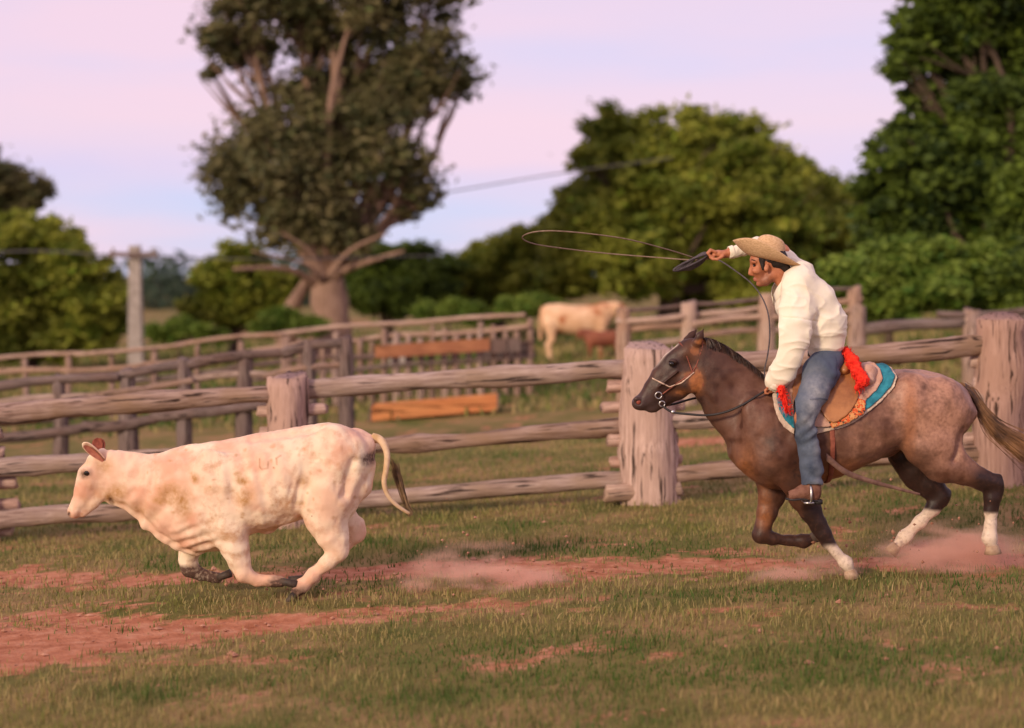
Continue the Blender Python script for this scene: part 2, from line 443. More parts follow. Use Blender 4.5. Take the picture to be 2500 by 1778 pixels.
def wood(name, c1, c2, c3, sc=3.0, along=(4.0, 4.0, 0.25)):
    return noise_mat(name, c1, c2, sc * 3, stretch=along, rough=0.9, bump=0.9, bscale=22, bdist=0.012, c3=c3, spec=0.15, vary=0.12, contrast=(0.34, 0.62),
                     spots=(7.0, tuple(v * 0.22 for v in c1), 0.58, 0.66))
m_post = wood("weathered_post_wood", (0.28, 0.17, 0.13), (0.60, 0.41, 0.34), (0.46, 0.30, 0.24))
m_rail = wood("weathered_rail_wood", (0.20, 0.125, 0.10), (0.44, 0.32, 0.27), (0.30, 0.20, 0.14))
m_darklog = wood("dark_grey_log_wood", (0.09, 0.062, 0.056), (0.23, 0.17, 0.15), (0.16, 0.105, 0.09))
m_pole = wood("pale_pole_wood", (0.30, 0.19, 0.14), (0.52, 0.37, 0.29), (0.40, 0.26, 0.19))
m_plank = wood("orange_sawn_plank", (0.40, 0.15, 0.055), (0.62, 0.27, 0.11), (0.52, 0.20, 0.08), along=(0.25, 4.0, 4.0))
m_plank2 = wood("red_brown_plank", (0.22, 0.075, 0.03), (0.40, 0.16, 0.07), (0.30, 0.11, 0.05), along=(0.25, 4.0, 4.0))

# ------------------------------------------------------------------ the near fence
FD = 16.0
near = empty("log_fence", (D(10, 1150, FD)[0], FD, gz(D(10, 1150, FD)[0], FD)),
             "heavy weathered log fence with three thick rails and notched posts behind the running animals", "fence")
posts = [(-60, 930, 0.19), (645, 838, 0.215), (1447, 772, 0.255), (2228, 708, 0.235), (3000, 650, 0.20)]
for i, (px, ty, r_) in enumerate(posts):
    top = D(px, ty, FD); base = np.array((top[0] + 0.02, FD, gz(top[0], FD) - 0.25))
    log_obj("post", base, top, r_ * 1.06, r_ * 0.93, m_post, near, seed=i * 7 + 1, rough=0.26, n=22, seg=14, bow=0.02)
rail_rows = [[(-140, 940, 24), (590, 880, 20), (700, 868, 20), (1385, 826, 22), (1540, 812, 22), (2170, 768, 25), (2300, 757, 23), (3050, 705, 24)],
             [(-140, 1050, 21), (590, 1002, 20), (700, 1000, 19), (1385, 947, 20), (1540, 936, 20), (2170, 893, 21), (2300, 884, 21), (3050, 832, 22)],
             [(-140, 1167, 20), (590, 1125, 20), (700, 1118, 20), (1385, 1068, 20), (1540, 1056, 19), (2170, 1015, 20), (2300, 1006, 20), (3050, 955, 20)]]
for k, row in enumerate(rail_rows):
    for j in range(0, len(row), 2):
        (x0, y0, r0), (x1, y1, r1) = row[j], row[j + 1]
        off = -0.03 if j % 4 == 0 else 0.09
        sl = (y1 - y0) / (x1 - x0); ext = 55
        a = D(x0 - (ext if j else 0), y0 - (ext if j else 0) * sl, FD + off); b = D(x1 + ext, y1 + ext * sl, FD + off)
        log_obj("rail", a, b, r0 / 247, r1 / 247, m_rail, near, seed=k * 31 + j * 5 + 3, rough=0.34, n=18, bow=0.035, seg=22)
for i, (px, ty, r_) in enumerate(posts[:4]):        # short chocks stacked between the rail ends
    s = 0
    for (o0, o1) in ((-1, 1), (-1, 1)):
        pass
    xs = [r[0] for r in rail_rows[0]]
    for k in range(3):
        ya = np.interp(px, [q[0] for q in rail_rows[k]], [q[1] for q in rail_rows[k]])
        yb = np.interp(px, [q[0] for q in rail_rows[k + 1]], [q[1] for q in rail_rows[k + 1]]) if k < 2 else ya + 55
        n_c = 2 if k < 2 else 1
        for c in range(n_c):
            yy = ya + (yb - ya) * (c + 1) / (n_c + 1) + (4 if c else -3)
            ww = 78 + 14 * ((k * 5 + c * 3 + i) % 3 - 1); sh = 6 * ((k + c + i) % 3 - 1) + (-8 if i == 2 else 6)
            log_obj("spacer_block", D(px - ww + sh, yy + 4, FD + 0.05), D(px + ww + sh, yy - 4, FD + 0.05), 0.062, 0.055, m_post, near, seed=90 + k * 9 + c + i * 31, rough=0.3, n=10, seg=5)
log_obj("foot_log", D(1348, 1100, FD - 0.12), D(1520, 1090, FD - 0.05), 0.085, 0.07, m_pole, near, seed=77, rough=0.25, n=12, seg=6)

# ------------------------------------------------------------------ the fences of the far corral
def fence(name, label, depth, rails, posts_, mats, pr=0.10, loc_px=300, th=None, post_mat=None, group=None):
    x0 = D(rails[0][0][0][0], 800, depth)[0]
    root = empty(name, (x0, depth, gz(x0, depth)), label, "fence", group)
    for k, (pts, rpx, mi) in enumerate(rails):
        for a, b in zip(pts[:-1], pts[1:]):
            sl = (b[1] - a[1]) / (b[0] - a[0])
            off = 0.05 * ((k + int(a[0])) % 3 - 1)
            d0 = depth + (a[2] if len(a) > 2 else 0); d1 = depth + (b[2] if len(b) > 2 else 0)
            rr = rpx * d0 / 3960
            log_obj("rail", D(a[0] - 12, a[1] - 12 * sl, d0 + off), D(b[0] + 12, b[1] + 12 * sl, d1 + off), rr, rr * 0.86, mats[mi], root, seed=int(a[0] * 3 + k * 17) % 997, rough=0.22, n=9, bow=0.05, seg=10)
    for k, (px, ty, dd) in enumerate(posts_):
        t = D(px, ty, depth + dd); b = np.array((t[0], t[1], float(gz(t[0], t[1])) - 0.15))
        r_ = pr * (0.85 + 0.3 * ((k * 7) % 5) / 5)
        log_obj("post", b, t, r_ * 1.1, r_ * 0.9, post_mat or mats[0], root, seed=k * 13 + int(depth), rough=0.25, n=9, seg=6, bow=0.02)
    return root
fence("corral_fence", "crooked dark log fence of the corral behind the near rails on the left", 22.0,
      [([(-60, 873), (256, 842), (430, 812), (640, 788), (770, 768)], 12, 0),
       ([(-60, 910), (200, 885), (420, 850), (600, 838), (760, 815)], 9, 1),
       ([(-60, 942), (200, 918), (420, 882), (610, 868)], 9, 0),
       ([(-60, 975), (195, 952), (345, 932), (600, 905)], 13, 0)],
      [(-40, 850, 0), (131, 838, 0), (282, 825, 0), (408, 800, 0), (545, 782, 0), (690, 760, 0), (770, 750, 0)], [m_darklog, m_rail], 0.10, post_mat=m_darklog)
pole_fence = fence("pole_fence", "long thin pale pole fence across the corral, below the tall tree", 31.0,
      [([(-60, 808), (180, 789), (400, 770), (620, 747), (900, 722), (1160, 703)], 5.5, 0),
       ([(-60, 838), (150, 826), (330, 812), (540, 790), (760, 765), (980, 745), (1170, 728)], 6.5, 0),
       ([(300, 850), (520, 822), (760, 795), (980, 778), (1180, 762)], 6, 1),
       ([(560, 850), (780, 825), (1000, 808), (1180, 795)], 5, 1)],
      [(x, 800 - (x + 60) * 0.08 + (7 * ((x * 13) % 3) - 5), 0.0) for x in range(-40, 640, 96)] +
      [(x, 770 - (x - 560) * 0.075 + (9 * ((x * 7) % 4) - 14), 0.0) for x in range(640, 1190, 27)], [m_pole, m_darklog], 0.06, post_mat=m_rail)
fence("cattle_yard_fence", "four-rail weathered fence behind the rider's arm and the horse's head", 27.0,
      [([(1385, 693), (1540, 678), (1725, 660), (1910, 645)], 5, 1),
       ([(1385, 716), (1540, 702), (1725, 684), (1910, 668)], 8.5, 0),
       ([(1385, 740), (1540, 727), (1735, 708), (1910, 690)], 7.5, 0),
       ([(1385, 768), (1540, 755), (1735, 737), (1910, 722)], 7.5, 2)],
      [(1392, 690, 0), (1535, 672, 0), (1712, 656, 0), (1905, 640, 0)], [m_pole, m_darklog, m_rail], 0.13, post_mat=m_pole)
fence("board_fence", "low fence of broad dark boards at the foot of the big trees on the right", 26.0,
      [([(1925, 735), (2170, 722), (2420, 700)], 15, 0), ([(2100, 700), (2300, 688), (2420, 680)], 8, 0)],
      [(1915, 682, 0), (2165, 690, 0), (2400, 672, 0)], [m_darklog, m_rail], 0.14, post_mat=m_rail)

# ------------------------------------------------------------------ feeding troughs and small things of the yard
def box_geo(c, ux, uy, uz):
    c = np.asarray(c, float); V = []
    for sx in (-1, 1):
        for sy in (-1, 1):
            for sz in (-1, 1): V.append(c + sx * ux + sy * uy + sz * uz)
    return np.array(V), [(0, 1, 3, 2), (4, 6, 7, 5), (0, 4, 5, 1), (2, 3, 7, 6), (0, 2, 6, 4), (1, 5, 7, 3)]
def trough(dx0, dy0, dx1, dy1, hpx, depth, m, label, endm):
    a, b = D(dx0, dy0, depth), D(dx1, dy1, depth)
    u = (b - a) / 2; L_ = np.linalg.norm(u); un = u / L_; up = np.array((0, 0, 1.0)); fw = np.array((0, 1.0, 0))
    h = hpx * depth / 3960 / 2; c = (a + b) / 2
    g = float(gz(c[0], c[1])); root = empty("feeding_trough", (c[0], c[1], g), label, "trough")
    emit("side_board", *box_geo(c, u, fw * 0.018, up * h), m, root, smooth=False)
    emit("side_board", *box_geo(c + fw * 0.42, u, fw * 0.018, up * h), m, root, smooth=False)
    emit("bottom_board", *box_geo(c + fw * 0.21 - up * (h - 0.02), u * 0.99, fw * 0.19, up * 0.015), m, root, smooth=False)
    for s in (-1, 1):
        emit("end_board", *box_geo(c + fw * 0.21 + s * (u + un * 0.016), un * 0.014, fw * 0.235, up * h * 1.05), endm, root, smooth=False)
trough(828, 922, 1108, 898, 34, 27.2, m_plank, "bright orange wooden feeding trough on the grass between the calf's rump and the horse", m_darklog)
a_, b_ = D(836, 785, 30.7), D(1092, 768, 30.7)
emit("board", *box_geo((a_ + b_) / 2, (b_ - a_) / 2, np.array((0, 0.02, 0)), np.array((0, 0, 0.11))), m_plank2, pole_fence, smooth=False)
a_, b_ = D(1094, 772, 30.75), D(1160, 768, 30.75)
emit("board", *box_geo((a_ + b_) / 2, (b_ - a_) / 2, np.array((0, 0.02, 0)), np.array((0, 0, 0.12))), m_darklog, pole_fence, smooth=False)

m_conc = noise_mat("weathered_concrete", (0.25, 0.21, 0.18), (0.42, 0.36, 0.32), 6, rough=0.9, bump=0.3, bscale=60)
def utility_pole():
    t = D(301, 548, 44); g = float(gz(t[0], 44))
    root = empty("utility_pole", (t[0], 44, g), "square concrete utility pole standing among the green trees on the left", "pole")
    V = []
    for z, w in ((g - 0.3, 0.19), (t[2], 0.13)):
        V += [(t[0] - w, 44 - w, z), (t[0] + w, 44 - w, z), (t[0] + w, 44 + w, z), (t[0] - w, 44 + w, z)]
    emit("shaft", V, [(0, 1, 5, 4), (1, 2, 6, 5), (2, 3, 7, 6), (3, 0, 4, 7), (4, 5, 6, 7), (3, 2, 1, 0)], m_conc, root, smooth=False)
    emit("crossarm", *box_geo((t[0], 43.8, t[2] - 0.22), np.array((0.6, 0, 0)), np.array((0, 0.05, 0)), np.array((0, 0, 0.06))), m_darklog, root, smooth=False)
    for s in (-0.5, 0.5):
        emit("insulator", *tube_geo([(t[0] + s, 43.8, t[2] - 0.16), (t[0] + s, 43.8, t[2] - 0.05)], [0.045, 0.03], 8), m_conc, root)
utility_pole()
m_wire = plain("grey_wire", (0.10, 0.09, 0.09), 0.5)
def wire(pts, r, label):
    P = spline([D(*p) for p in pts], 40)
    tag(emit("overhead_wire", *tube_geo(P, r, 5), m_wire), label, "wire")
wire([(-80, 566, 44), (90, 560, 44), (301, 572, 44), (600, 578, 45), (980, 570, 47)], 0.02, "thin wire running from the concrete pole past the tall tree trunk")
wire([(980, 432, 52), (1240, 388, 52), (1500, 352, 52)], 0.02, "faint wire crossing the sky between the tall tree and the domed trees")
V_, F_ = box_geo((0, 0, 0.26), np.array((0.27, 0, 0)), np.array((0, 0.2, 0)), np.array((0, 0, 0.36)))
q = D(893, 722, 43); q[2] = gz(q[0], q[1])
tag(emit("salt_box", V_ + q, F_, m_conc, smooth=False), "small pale concrete block on the grass beyond the pole fence", "block")

# ------------------------------------------------------------------ trees
BARK = noise_mat("tree_bark", (0.22, 0.13, 0.09), (0.42, 0.27, 0.20), 5, stretch=(3, 3, 0.5), rough=0.95, bump=0.9, bscale=16, bdist=0.04)
BARKM = noise_mat("reddish_tree_bark", (0.16, 0.085, 0.055), (0.34, 0.20, 0.14), 5, stretch=(3, 3, 0.5), rough=0.95, bump=0.9, bscale=16, bdist=0.04)
BARKD = noise_mat("dark_tree_bark", (0.06, 0.04, 0.028), (0.14, 0.095, 0.065), 5, stretch=(3, 3, 0.5), rough=0.95, bump=0.8, bscale=16, bdist=0.04)
def crown_geo(blobs, n, size, r, clump=0.2, sub=26, flat=0.75):
    """blobs: world (x, y, z, radius).  n leaves in all, gathered in sprays on the blobs' outer shells"""
    wts = np.array([b[3] ** 2 for b in blobs]); wts = wts / wts.sum()
    C = []; S = []; T0 = []
    for b, w in zip(blobs, wts):
        k = max(200, int(n * w)); ns = max(8, int(sub * max(1, b[3] / 1.2)))
        u = r.normal(0, 1, (ns, 3)); u /= np.linalg.norm(u, axis=1)[:, None]
        rad = b[3] * (0.35 + 0.65 * r.random(ns) ** 0.45) * (0.82 + 0.36 * r.random(ns))
        cc = np.array(b[:3]) + u * rad[:, None] * np.array((1, 1, 0.9))
        pick = r.integers(0, ns, k)
        sz = clump * b[3] * (0.6 + 0.9 * r.random(ns))
        off = r.normal(0, 1, (k, 3)) * np.array((1, 1, flat * 0.75)) * sz[pick][:, None]
        C.append(cc[pick] + off); S.append(np.full(k, size)); T0.append((r.random(ns) * 0.55)[pick])
    C = np.concatenate(C); T0 = np.concatenate(T0); k = len(C)
    s = size * (0.55 + 0.9 * r.random(k))
    a = r.normal(0, 1, (k, 3)); a[:, 2] *= 0.45; a /= np.linalg.norm(a, axis=1)[:, None]
    b_ = np.cross(a, r.normal(0, 1, (k, 3))); b_ /= np.linalg.norm(b_, axis=1)[:, None]
    a *= s[:, None]; b_ *= (s * 0.45)[:, None]
    nrm = np.cross(a, b_); nrm /= np.linalg.norm(nrm, axis=1)[:, None]
    V = np.stack([C - a, C + b_ + nrm * 0.12 * s[:, None], C + a - nrm * 0.1 * s[:, None], C - b_ + nrm * 0.12 * s[:, None]], 1).reshape(-1, 3)
    Fq = np.arange(k * 4).reshape(k, 4)
    tint = np.clip(T0 + r.normal(0.22, 0.16, k), 0, 1)
    return V, Fq, np.repeat(tint, 4)
def tree(name, label, depth, base, fork, blobs, n, size, leafm, barkm, tr=0.3, seed=1, group=None, clump=0.2, jitter=0.5, cat="tree", sub=26, limbs=True, blob_k=1.0, limb_k=0.12, extra_trunks=()):
    """positions measured in the 2283 px view at the tree's own depth"""
    r = np.random.default_rng(seed)
    b = D(base[0], base[1], depth); b[2] = gz(b[0], depth) - 0.1
    root = empty(name, b, label, cat, group)
    fk = D(fork[0], fork[1], depth)
    W = []
    for q in blobs:
        x, y, rp = q[:3]; rad = rp * depth / 3960 * blob_k
        dd = r.normal(0, 1) * rad * jitter + (q[3] if len(q) > 3 else 0)
        c = D(x, y, depth + dd); W.append((c[0], c[1], c[2], rad))
    geos = [tube_geo(spline([b - (0, 0, 0.3), b * 0.6 + fk * 0.4 + (tr * 0.3, 0, 0), fk], 9), np.linspace(tr * 1.25, tr * 0.8, 9), 12, True, 0.25, seed)]
    if limbs:
        for w in W:
            c = np.array(w[:3]); st = b * 0.1 + fk * 0.9 if c[2] > fk[2] else b * 0.4 + fk * 0.6
            mid = st * 0.5 + c * 0.5 + r.normal(0, limb_k, 3) * np.linalg.norm(c - st)
            geos.append(tube_geo(spline([st, mid, c], 8), np.linspace(tr * 0.30, tr * 0.05, 8), 7, True, 0.2, seed))
            for _ in range(4):
                e = c + r.normal(0, 0.55, 3) * w[3]; s0 = mid * 0.5 + c * 0.5
                geos.append(tube_geo(spline([s0, (s0 + e) / 2 + r.normal(0, 0.1, 3) * w[3], e], 5), np.linspace(tr * 0.1, tr * 0.025, 5), 4, False))
    for pts, r0, r1 in extra_trunks:
        geos.append(tube_geo(spline([D(*p) for p in pts], 9), np.linspace(r0, r1, 9), 8, True, 0.25, seed + 3))
    emit("trunk", *merge(geos), barkm, root)
    V, Fq, t = crown_geo(W, n, size, r, clump, sub)
    c = emit("crown", V, Fq, leafm, root, attrs={"tint": t}, smooth=False)
    c['kind'] = 'stuff'
    return root
L_grey = leaf_mat("grey_green_leaves", (0.05, 0.07, 0.025), (0.14, 0.17, 0.055), (0.24, 0.20, 0.09))
L_olive = leaf_mat("olive_leaves", (0.06, 0.115, 0.010), (0.22, 0.34, 0.025), (0.38, 0.38, 0.055))
L_dark = leaf_mat("dark_green_leaves", (0.012, 0.032, 0.012), (0.055, 0.12, 0.020), (0.17, 0.24, 0.03))
L_bright = leaf_mat("bright_green_leaves", (0.05, 0.12, 0.012), (0.11, 0.22, 0.025), (0.24, 0.31, 0.05))

tree("tall_tree", "tall loose-crowned tree with a thick pale forked trunk rising out of the picture", 50, (722, 770), (728, 610),
     [(545, 30, 70), (500, 95, 55), (560, 120, 60), (690, 50, 70), (760, 130, 85), (850, 40, 75), (930, 110, 80), (985, 170, 65), (900, 190, 75), (780, 230, 110), (690, 240, 80),
      (640, 280, 70), (860, 260, 70), (560, 330, 75), (510, 390, 60), (640, 360, 80), (760, 330, 90), (850, 350, 75), (930, 400, 50), (955, 440, 32), (700, 430, 85), (560, 450, 65),
      (620, 510, 70), (720, 500, 70), (820, 440, 50), (905, 470, 36), (790, 530, 45), (640, -60, 110), (820, -70, 120), (960, -30, 80), (540, -50, 80), (470, 160, 22), (1030, 190, 25)],
     54000, 0.118, L_grey, BARK, 0.56, 5, clump=0.29, jitter=0.8, sub=15, blob_k=1.0, limb_k=0.045,
     extra_trunks=[(((640, 775, 50), (645, 700, 50), (690, 620, 50)), 0.30, 0.14), (((722, 640, 50), (640, 600, 49), (520, 600, 48)), 0.16, 0.04), (((735, 620, 50), (800, 590, 49), (900, 560, 48)), 0.16, 0.04),
                   (((735, 620, 50), (752, 480, 50), (760, 300, 50), (740, 80, 50)), 0.3, 0.12), (((720, 620, 50), (650, 520, 50), (600, 420, 50)), 0.2, 0.06), (((740, 620, 50), (800, 500, 50), (830, 300, 50), (870, 60, 50)), 0.13, 0.04), (((728, 625, 49), (780, 560, 48.5), (860, 520, 48)), 0.10, 0.03), (((728, 625, 49), (690, 560, 48.5), (630, 520, 48)), 0.10, 0.03), (((722, 630, 49), (680, 590, 48), (560, 560, 47)), 0.08, 0.02)])
tree("slender_tree", "dark spreading tree top at the left picture edge above the lower trees", 62, (-60, 780), (-40, 560),
     [(-60, 370, 60), (10, 400, 50), (70, 425, 38), (-30, 450, 60), (60, 455, 25), (-90, 500, 70)], 22000, 0.11, L_grey, BARKD, 0.25, 8, clump=0.22)
tree("leafy_tree", "broad light green tree left of the concrete pole, beneath the dark tree top", 52, (60, 800), (70, 700),
     [(40, 520, 55), (120, 545, 60), (180, 590, 55), (40, 620, 90), (140, 660, 90), (215, 660, 60), (20, 720, 80), (110, 740, 80), (205, 735, 55), (-60, 600, 90), (-60, 720, 90), (250, 640, 36), (262, 720, 34)],
     66000, 0.115, L_olive, BARKD, 0.22, 9, clump=0.2)
tree("dark_bush_tree", "dark olive bushy tree directly left of the pale forked trunk", 56, (520, 770), (520, 700),
     [(520, 590, 50), (480, 630, 45), (560, 620, 55), (500, 680, 55), (580, 680, 50), (440, 690, 32), (630, 640, 40), (600, 720, 30)], 40000, 0.105, L_olive, BARKD, 0.2, 10)
tree("low_tree", "low dark green tree directly right of the pale forked trunk", 58, (860, 745), (860, 690),
     [(820, 590, 50), (880, 580, 50), (940, 600, 50), (830, 650, 55), (900, 660, 50), (970, 650, 40), (785, 640, 40), (1000, 610, 36)], 42000, 0.105, L_dark, BARKD, 0.2, 11)
tree("hedge_tree", "rounded mid green tree left of the domed trees, above the bright grass", 60, (1110, 735), (1110, 690),
     [(1060, 600, 45), (1110, 570, 50), (1160, 560, 60), (1050, 650, 48), (1120, 645, 60), (1190, 630, 60), (1020, 640, 36), (1215, 540, 50)], 50000, 0.115, L_olive, BARKD, 0.2, 12)
tree("domed_tree", "huge dome-shaped olive tree rising behind the lasso and the rider's hat", 56, (1480, 720), (1490, 640),
     [(1350, 290, 55), (1310, 350, 36), (1440, 330, 80), (1540, 320, 75), (1640, 320, 75), (1700, 350, 60), (1380, 400, 95), (1490, 420, 105), (1610, 420, 105), (1720, 430, 85), (1300, 440, 60),
      (1280, 500, 70), (1380, 510, 90), (1500, 530, 100), (1620, 530, 100), (1730, 520, 90), (1300, 580, 80), (1420, 600, 90), (1560, 620, 90), (1690, 600, 90), (1260, 610, 60)],
     112000, 0.132, L_olive, BARKD, 0.4, 13, clump=0.19, sub=30)
tree("rounded_tree", "rounded green tree between the domed tree and the tall dark tree on the right", 60, (1850, 720), (1850, 640),
     [(1800, 440, 60), (1860, 440, 60), (1790, 520, 70), (1880, 520, 75), (1940, 480, 60), (1830, 600, 80), (1920, 610, 80), (1760, 620, 60), (1790, 380, 28)],
     60000, 0.12, L_olive, BARKD, 0.3, 14, clump=0.19)
tree("great_dark_tree", "towering dark green tree filling the right edge of the picture", 38, (2250, 740), (2230, 560),
     [(2080, 40, 70), (2160, 10, 90), (2260, 30, 100), (2040, 110, 60), (2120, 130, 60), (2250, 150, 90), (2010, 150, 35), (2060, 215, 42), (2230, 250, 110), (2130, 280, 75), (2040, 310, 62),
      (1985, 350, 50), (2090, 390, 100), (2220, 380, 110), (1960, 430, 62), (2000, 500, 80), (2120, 510, 100), (2240, 520, 110), (2340, 100, 130), (2350, 300, 130), (2360, 480, 130), (2180, -80, 120),
      (2320, -90, 120), (2060, -40, 50)], 112000, 0.112, L_dark, BARKD, 0.45, 15, clump=0.2, sub=30)
for k, (bx, by, bl, lab) in enumerate([
        (1980, 735, [(1900, 620, 50), (1960, 600, 60), (2030, 590, 55), (1930, 680, 50), (2010, 660, 60)], "bright leafy bush right behind the rider's back"),
        (2170, 730, [(2100, 590, 60), (2180, 600, 60), (2090, 660, 55), (2170, 670, 60)], "bright leafy bush above the dark board fence"),
        (2330, 720, [(2270, 620, 55), (2340, 600, 70), (2280, 670, 50), (2360, 680, 60)], "bright leafy bush at the right picture edge above the fence post")]):
    tree("leafy_bush", lab, 33, (bx, by), (bx, by - 40), bl, 20000, 0.082, L_bright if k != 2 else L_dark, BARKD, 0.09, 20 + k, "bushes under the great dark tree", cat="bush", clump=0.22)
for k, (bx, w_, lab) in enumerate([(400, 90, "low bright shrub right of the concrete pole"), (640, 70, "low bright shrub at the foot of the pale forked trunk"),
                                   (1000, 90, "low bright shrub beyond the small concrete block"), (1180, 80, "low bright shrub beneath the left flank of the domed tree")]):
    yb = 770 - (bx - 300) * 0.07
    tree("shrub", lab, 48, (bx, yb), (bx, yb - 12), [(bx - w_ * 0.6, yb - 22, 24), (bx, yb - 28, 28), (bx + w_ * 0.6, yb - 22, 24), (bx + w_, yb - 14, 18)], 9000, 0.07, L_bright, BARKD, 0.04, 30 + k,
         "low shrubs beyond the corral", cat="shrub", clump=0.28)
# far woods: reads as one mass
r = np.random.default_rng(77); fb = []
for x in np.arange(-95, 100, 2.6):
    y = 175 + r.normal(0, 9); hh = 2.2 + 1.6 * r.random() + (2.5 if x > 5 else 0)
    fb.append((x + r.normal(0, 1), y, float(gz(x, y)) + hh * 0.55, hh))
V_, F_, t_ = crown_geo(fb, 50000, 0.46, r, 0.25, 12)
tag(emit("distant_woods", V_, F_, leaf_mat("haze_tinted_far_leaves", (0.04, 0.07, 0.05), (0.09, 0.13, 0.08)), origin=np.zeros(3), attrs={"tint": t_}, smooth=False),  # bluish haze of distance is put into the leaf colour
    "far line of woodland along the horizon", "woods", kind='stuff')
# ------------------------------------------------------------------ bodies: distance fields turned into one continuous skin
class Field:
    def __init__(s, lo, hi, h):
        s.lo = np.array(lo, float); s.h = h
        n = np.ceil((np.array(hi) - s.lo) / h).astype(int) + 1
        s.n = n; s.d = np.full(tuple(n), 9.0, np.float32)
        s.ax = [(s.lo[i] + np.arange(n[i]) * h) for i in range(3)]
    def box(s, lo, hi):
        sl = []
        for i in range(3):
            a = int(np.floor((lo[i] - s.lo[i]) / s.h)); b = int(np.ceil((hi[i] - s.lo[i]) / s.h)) + 1
            sl.append(slice(max(0, min(a, s.n[i])), max(0, min(b, s.n[i]))))
        X = s.ax[0][sl[0]][:, None, None]; Y = s.ax[1][sl[1]][None, :, None]; Z = s.ax[2][sl[2]][None, None, :]
        return tuple(sl), X, Y, Z
    def put(s, sl, d, k, sub=False):
        a = s.d[sl]
        if a.size == 0: return
        d = d.astype(np.float32)
        if sub:
            h = np.clip(0.5 - 0.5 * (a + d) / k, 0, 1); s.d[sl] = a * (1 - h) + (-d) * h + k * h * (1 - h)
        else:
            h = np.clip(0.5 + 0.5 * (a - d) / k, 0, 1); s.d[sl] = a * (1 - h) + d * h - k * h * (1 - h)
    def cone(s, a, b, ra, rb, sy=1.0, k=0.03, sub=False):
        a, b = np.array(a, float), np.array(b, float)
        m = max(ra, rb) * max(1, sy) + 2.5 * k + 2 * s.h
        sl, X, Y, Z = s.box(np.minimum(a, b) - m, np.maximum(a, b) + m)
        if 0 in s.d[sl].shape: return
        Ys = Y / sy; ay, by = a[1] / sy, b[1] / sy
        bx, byy, bz = b[0] - a[0], by - ay, b[2] - a[2]
        t = ((X - a[0]) * bx + (Ys - ay) * byy + (Z - a[2]) * bz) / (bx * bx + byy * byy + bz * bz + 1e-9)
        t = np.clip(t, 0, 1)
        d = np.sqrt((X - a[0] - t * bx) ** 2 + (Ys - ay - t * byy) ** 2 + (Z - a[2] - t * bz) ** 2) - (ra + (rb - ra) * t)
        if sy < 1: d = d * (0.5 + 0.5 * sy)
        s.put(sl, d, k, sub)
    def chain(s, pts, rs, sy=1.0, k=0.03):
        sy = np.broadcast_to(sy, (len(pts),))
        for i in range(len(pts) - 1):
            s.cone(pts[i], pts[i + 1], rs[i], rs[i + 1], float((sy[i] + sy[i + 1]) / 2), k)
    def ell(s, c, r, k=0.03, rot=0.0, sub=False):
        c = np.array(c, float); r = np.array(r, float)
        m = r.max() + 2.5 * k + 2 * s.h
        sl, X, Y, Z = s.box(c - m, c + m)
        if 0 in s.d[sl].shape: return
        x, y, z = X - c[0], Y - c[1], Z - c[2]
        if rot: x, z = x * math.cos(rot) + z * math.sin(rot), -x * math.sin(rot) + z * math.cos(rot)
        q = np.sqrt((x / r[0]) ** 2 + (y / r[1]) ** 2 + (z / r[2]) ** 2)
        g = np.sqrt((x / r[0] ** 2) ** 2 + (y / r[1] ** 2) ** 2 + (z / r[2] ** 2) ** 2) + 1e-6
        s.put(sl, q * (q - 1) / g, k, sub)
    def profile(s, st, yc, k=0.03, ridge=0.22, p=2.25):
        """stations (x, top z, bottom z, half width) along world x"""
        st = np.array(sorted(st)); X0, X1 = st[0, 0], st[-1, 0]
        m = 0.12
        sl, X, Y, Z = s.box((X0 - m, yc - st[:, 3].max() - m, st[:, 2].min() - m), (X1 + m, yc + st[:, 3].max() + m, st[:, 1].max() + m))
        xs = X.ravel(); xc = np.clip(xs, X0, X1)
        # smooth interpolation of the stations
        xf = np.linspace(X0, X1, 400)
        def sm(col):
            v = np.interp(xf, st[:, 0], st[:, col]); kk = np.hanning(31); kk /= kk.sum()
            v2 = np.convolve(np.pad(v, 15, 'edge'), kk, 'valid'); return np.interp(xc, xf, v2)
        top, bot, hw = sm(1), sm(2), sm(3)
        zc = ((top + bot) / 2)[:, None, None]; hz = ((top - bot) / 2)[:, None, None]; w = hw[:, None, None]
        tn = np.clip((Z - zc) / hz, -1.2, 1.2)
        wy = w * (1 - ridge * np.clip(tn, 0, 1.2) ** 2 - 0.10 * np.clip(-tn, 0, 1.2) ** 3)
        q = (np.abs(tn * 1.0) ** p + np.abs((Y - yc) / wy) ** p) ** (1 / p)
        q = np.where(np.abs(tn) >= 1.2, np.maximum(q, np.abs((Z - zc) / hz)), q)
        d = (q - 1) * np.minimum(hz, wy)
        ex = np.abs(xs - xc)[:, None, None]
        d = np.where(ex > 0, np.sqrt(np.maximum(d, 0) ** 2 + ex ** 2), d)
        s.put(sl, d, k)
    def mesh(s):
        d = s.d; h = s.h; ins = d < 0
        nx, ny, nz = [v - 1 for v in d.shape]
        c8 = [(i, j, k) for i in (0, 1) for j in (0, 1) for k in (0, 1)]
        cnt = sum(ins[i:nx + i, j:ny + j, k:nz + k].astype(np.int8) for i, j, k in c8)
        act = np.argwhere((cnt > 0) & (cnt < 8))
        I, J, K = act.T
        ids = np.full((nx, ny, nz), -1, np.int32); ids[I, J, K] = np.arange(len(act))
        val = {c: d[I + c[0], J + c[1], K + c[2]] for c in c8}
        acc = np.zeros((len(act), 3)); num = np.zeros(len(act))
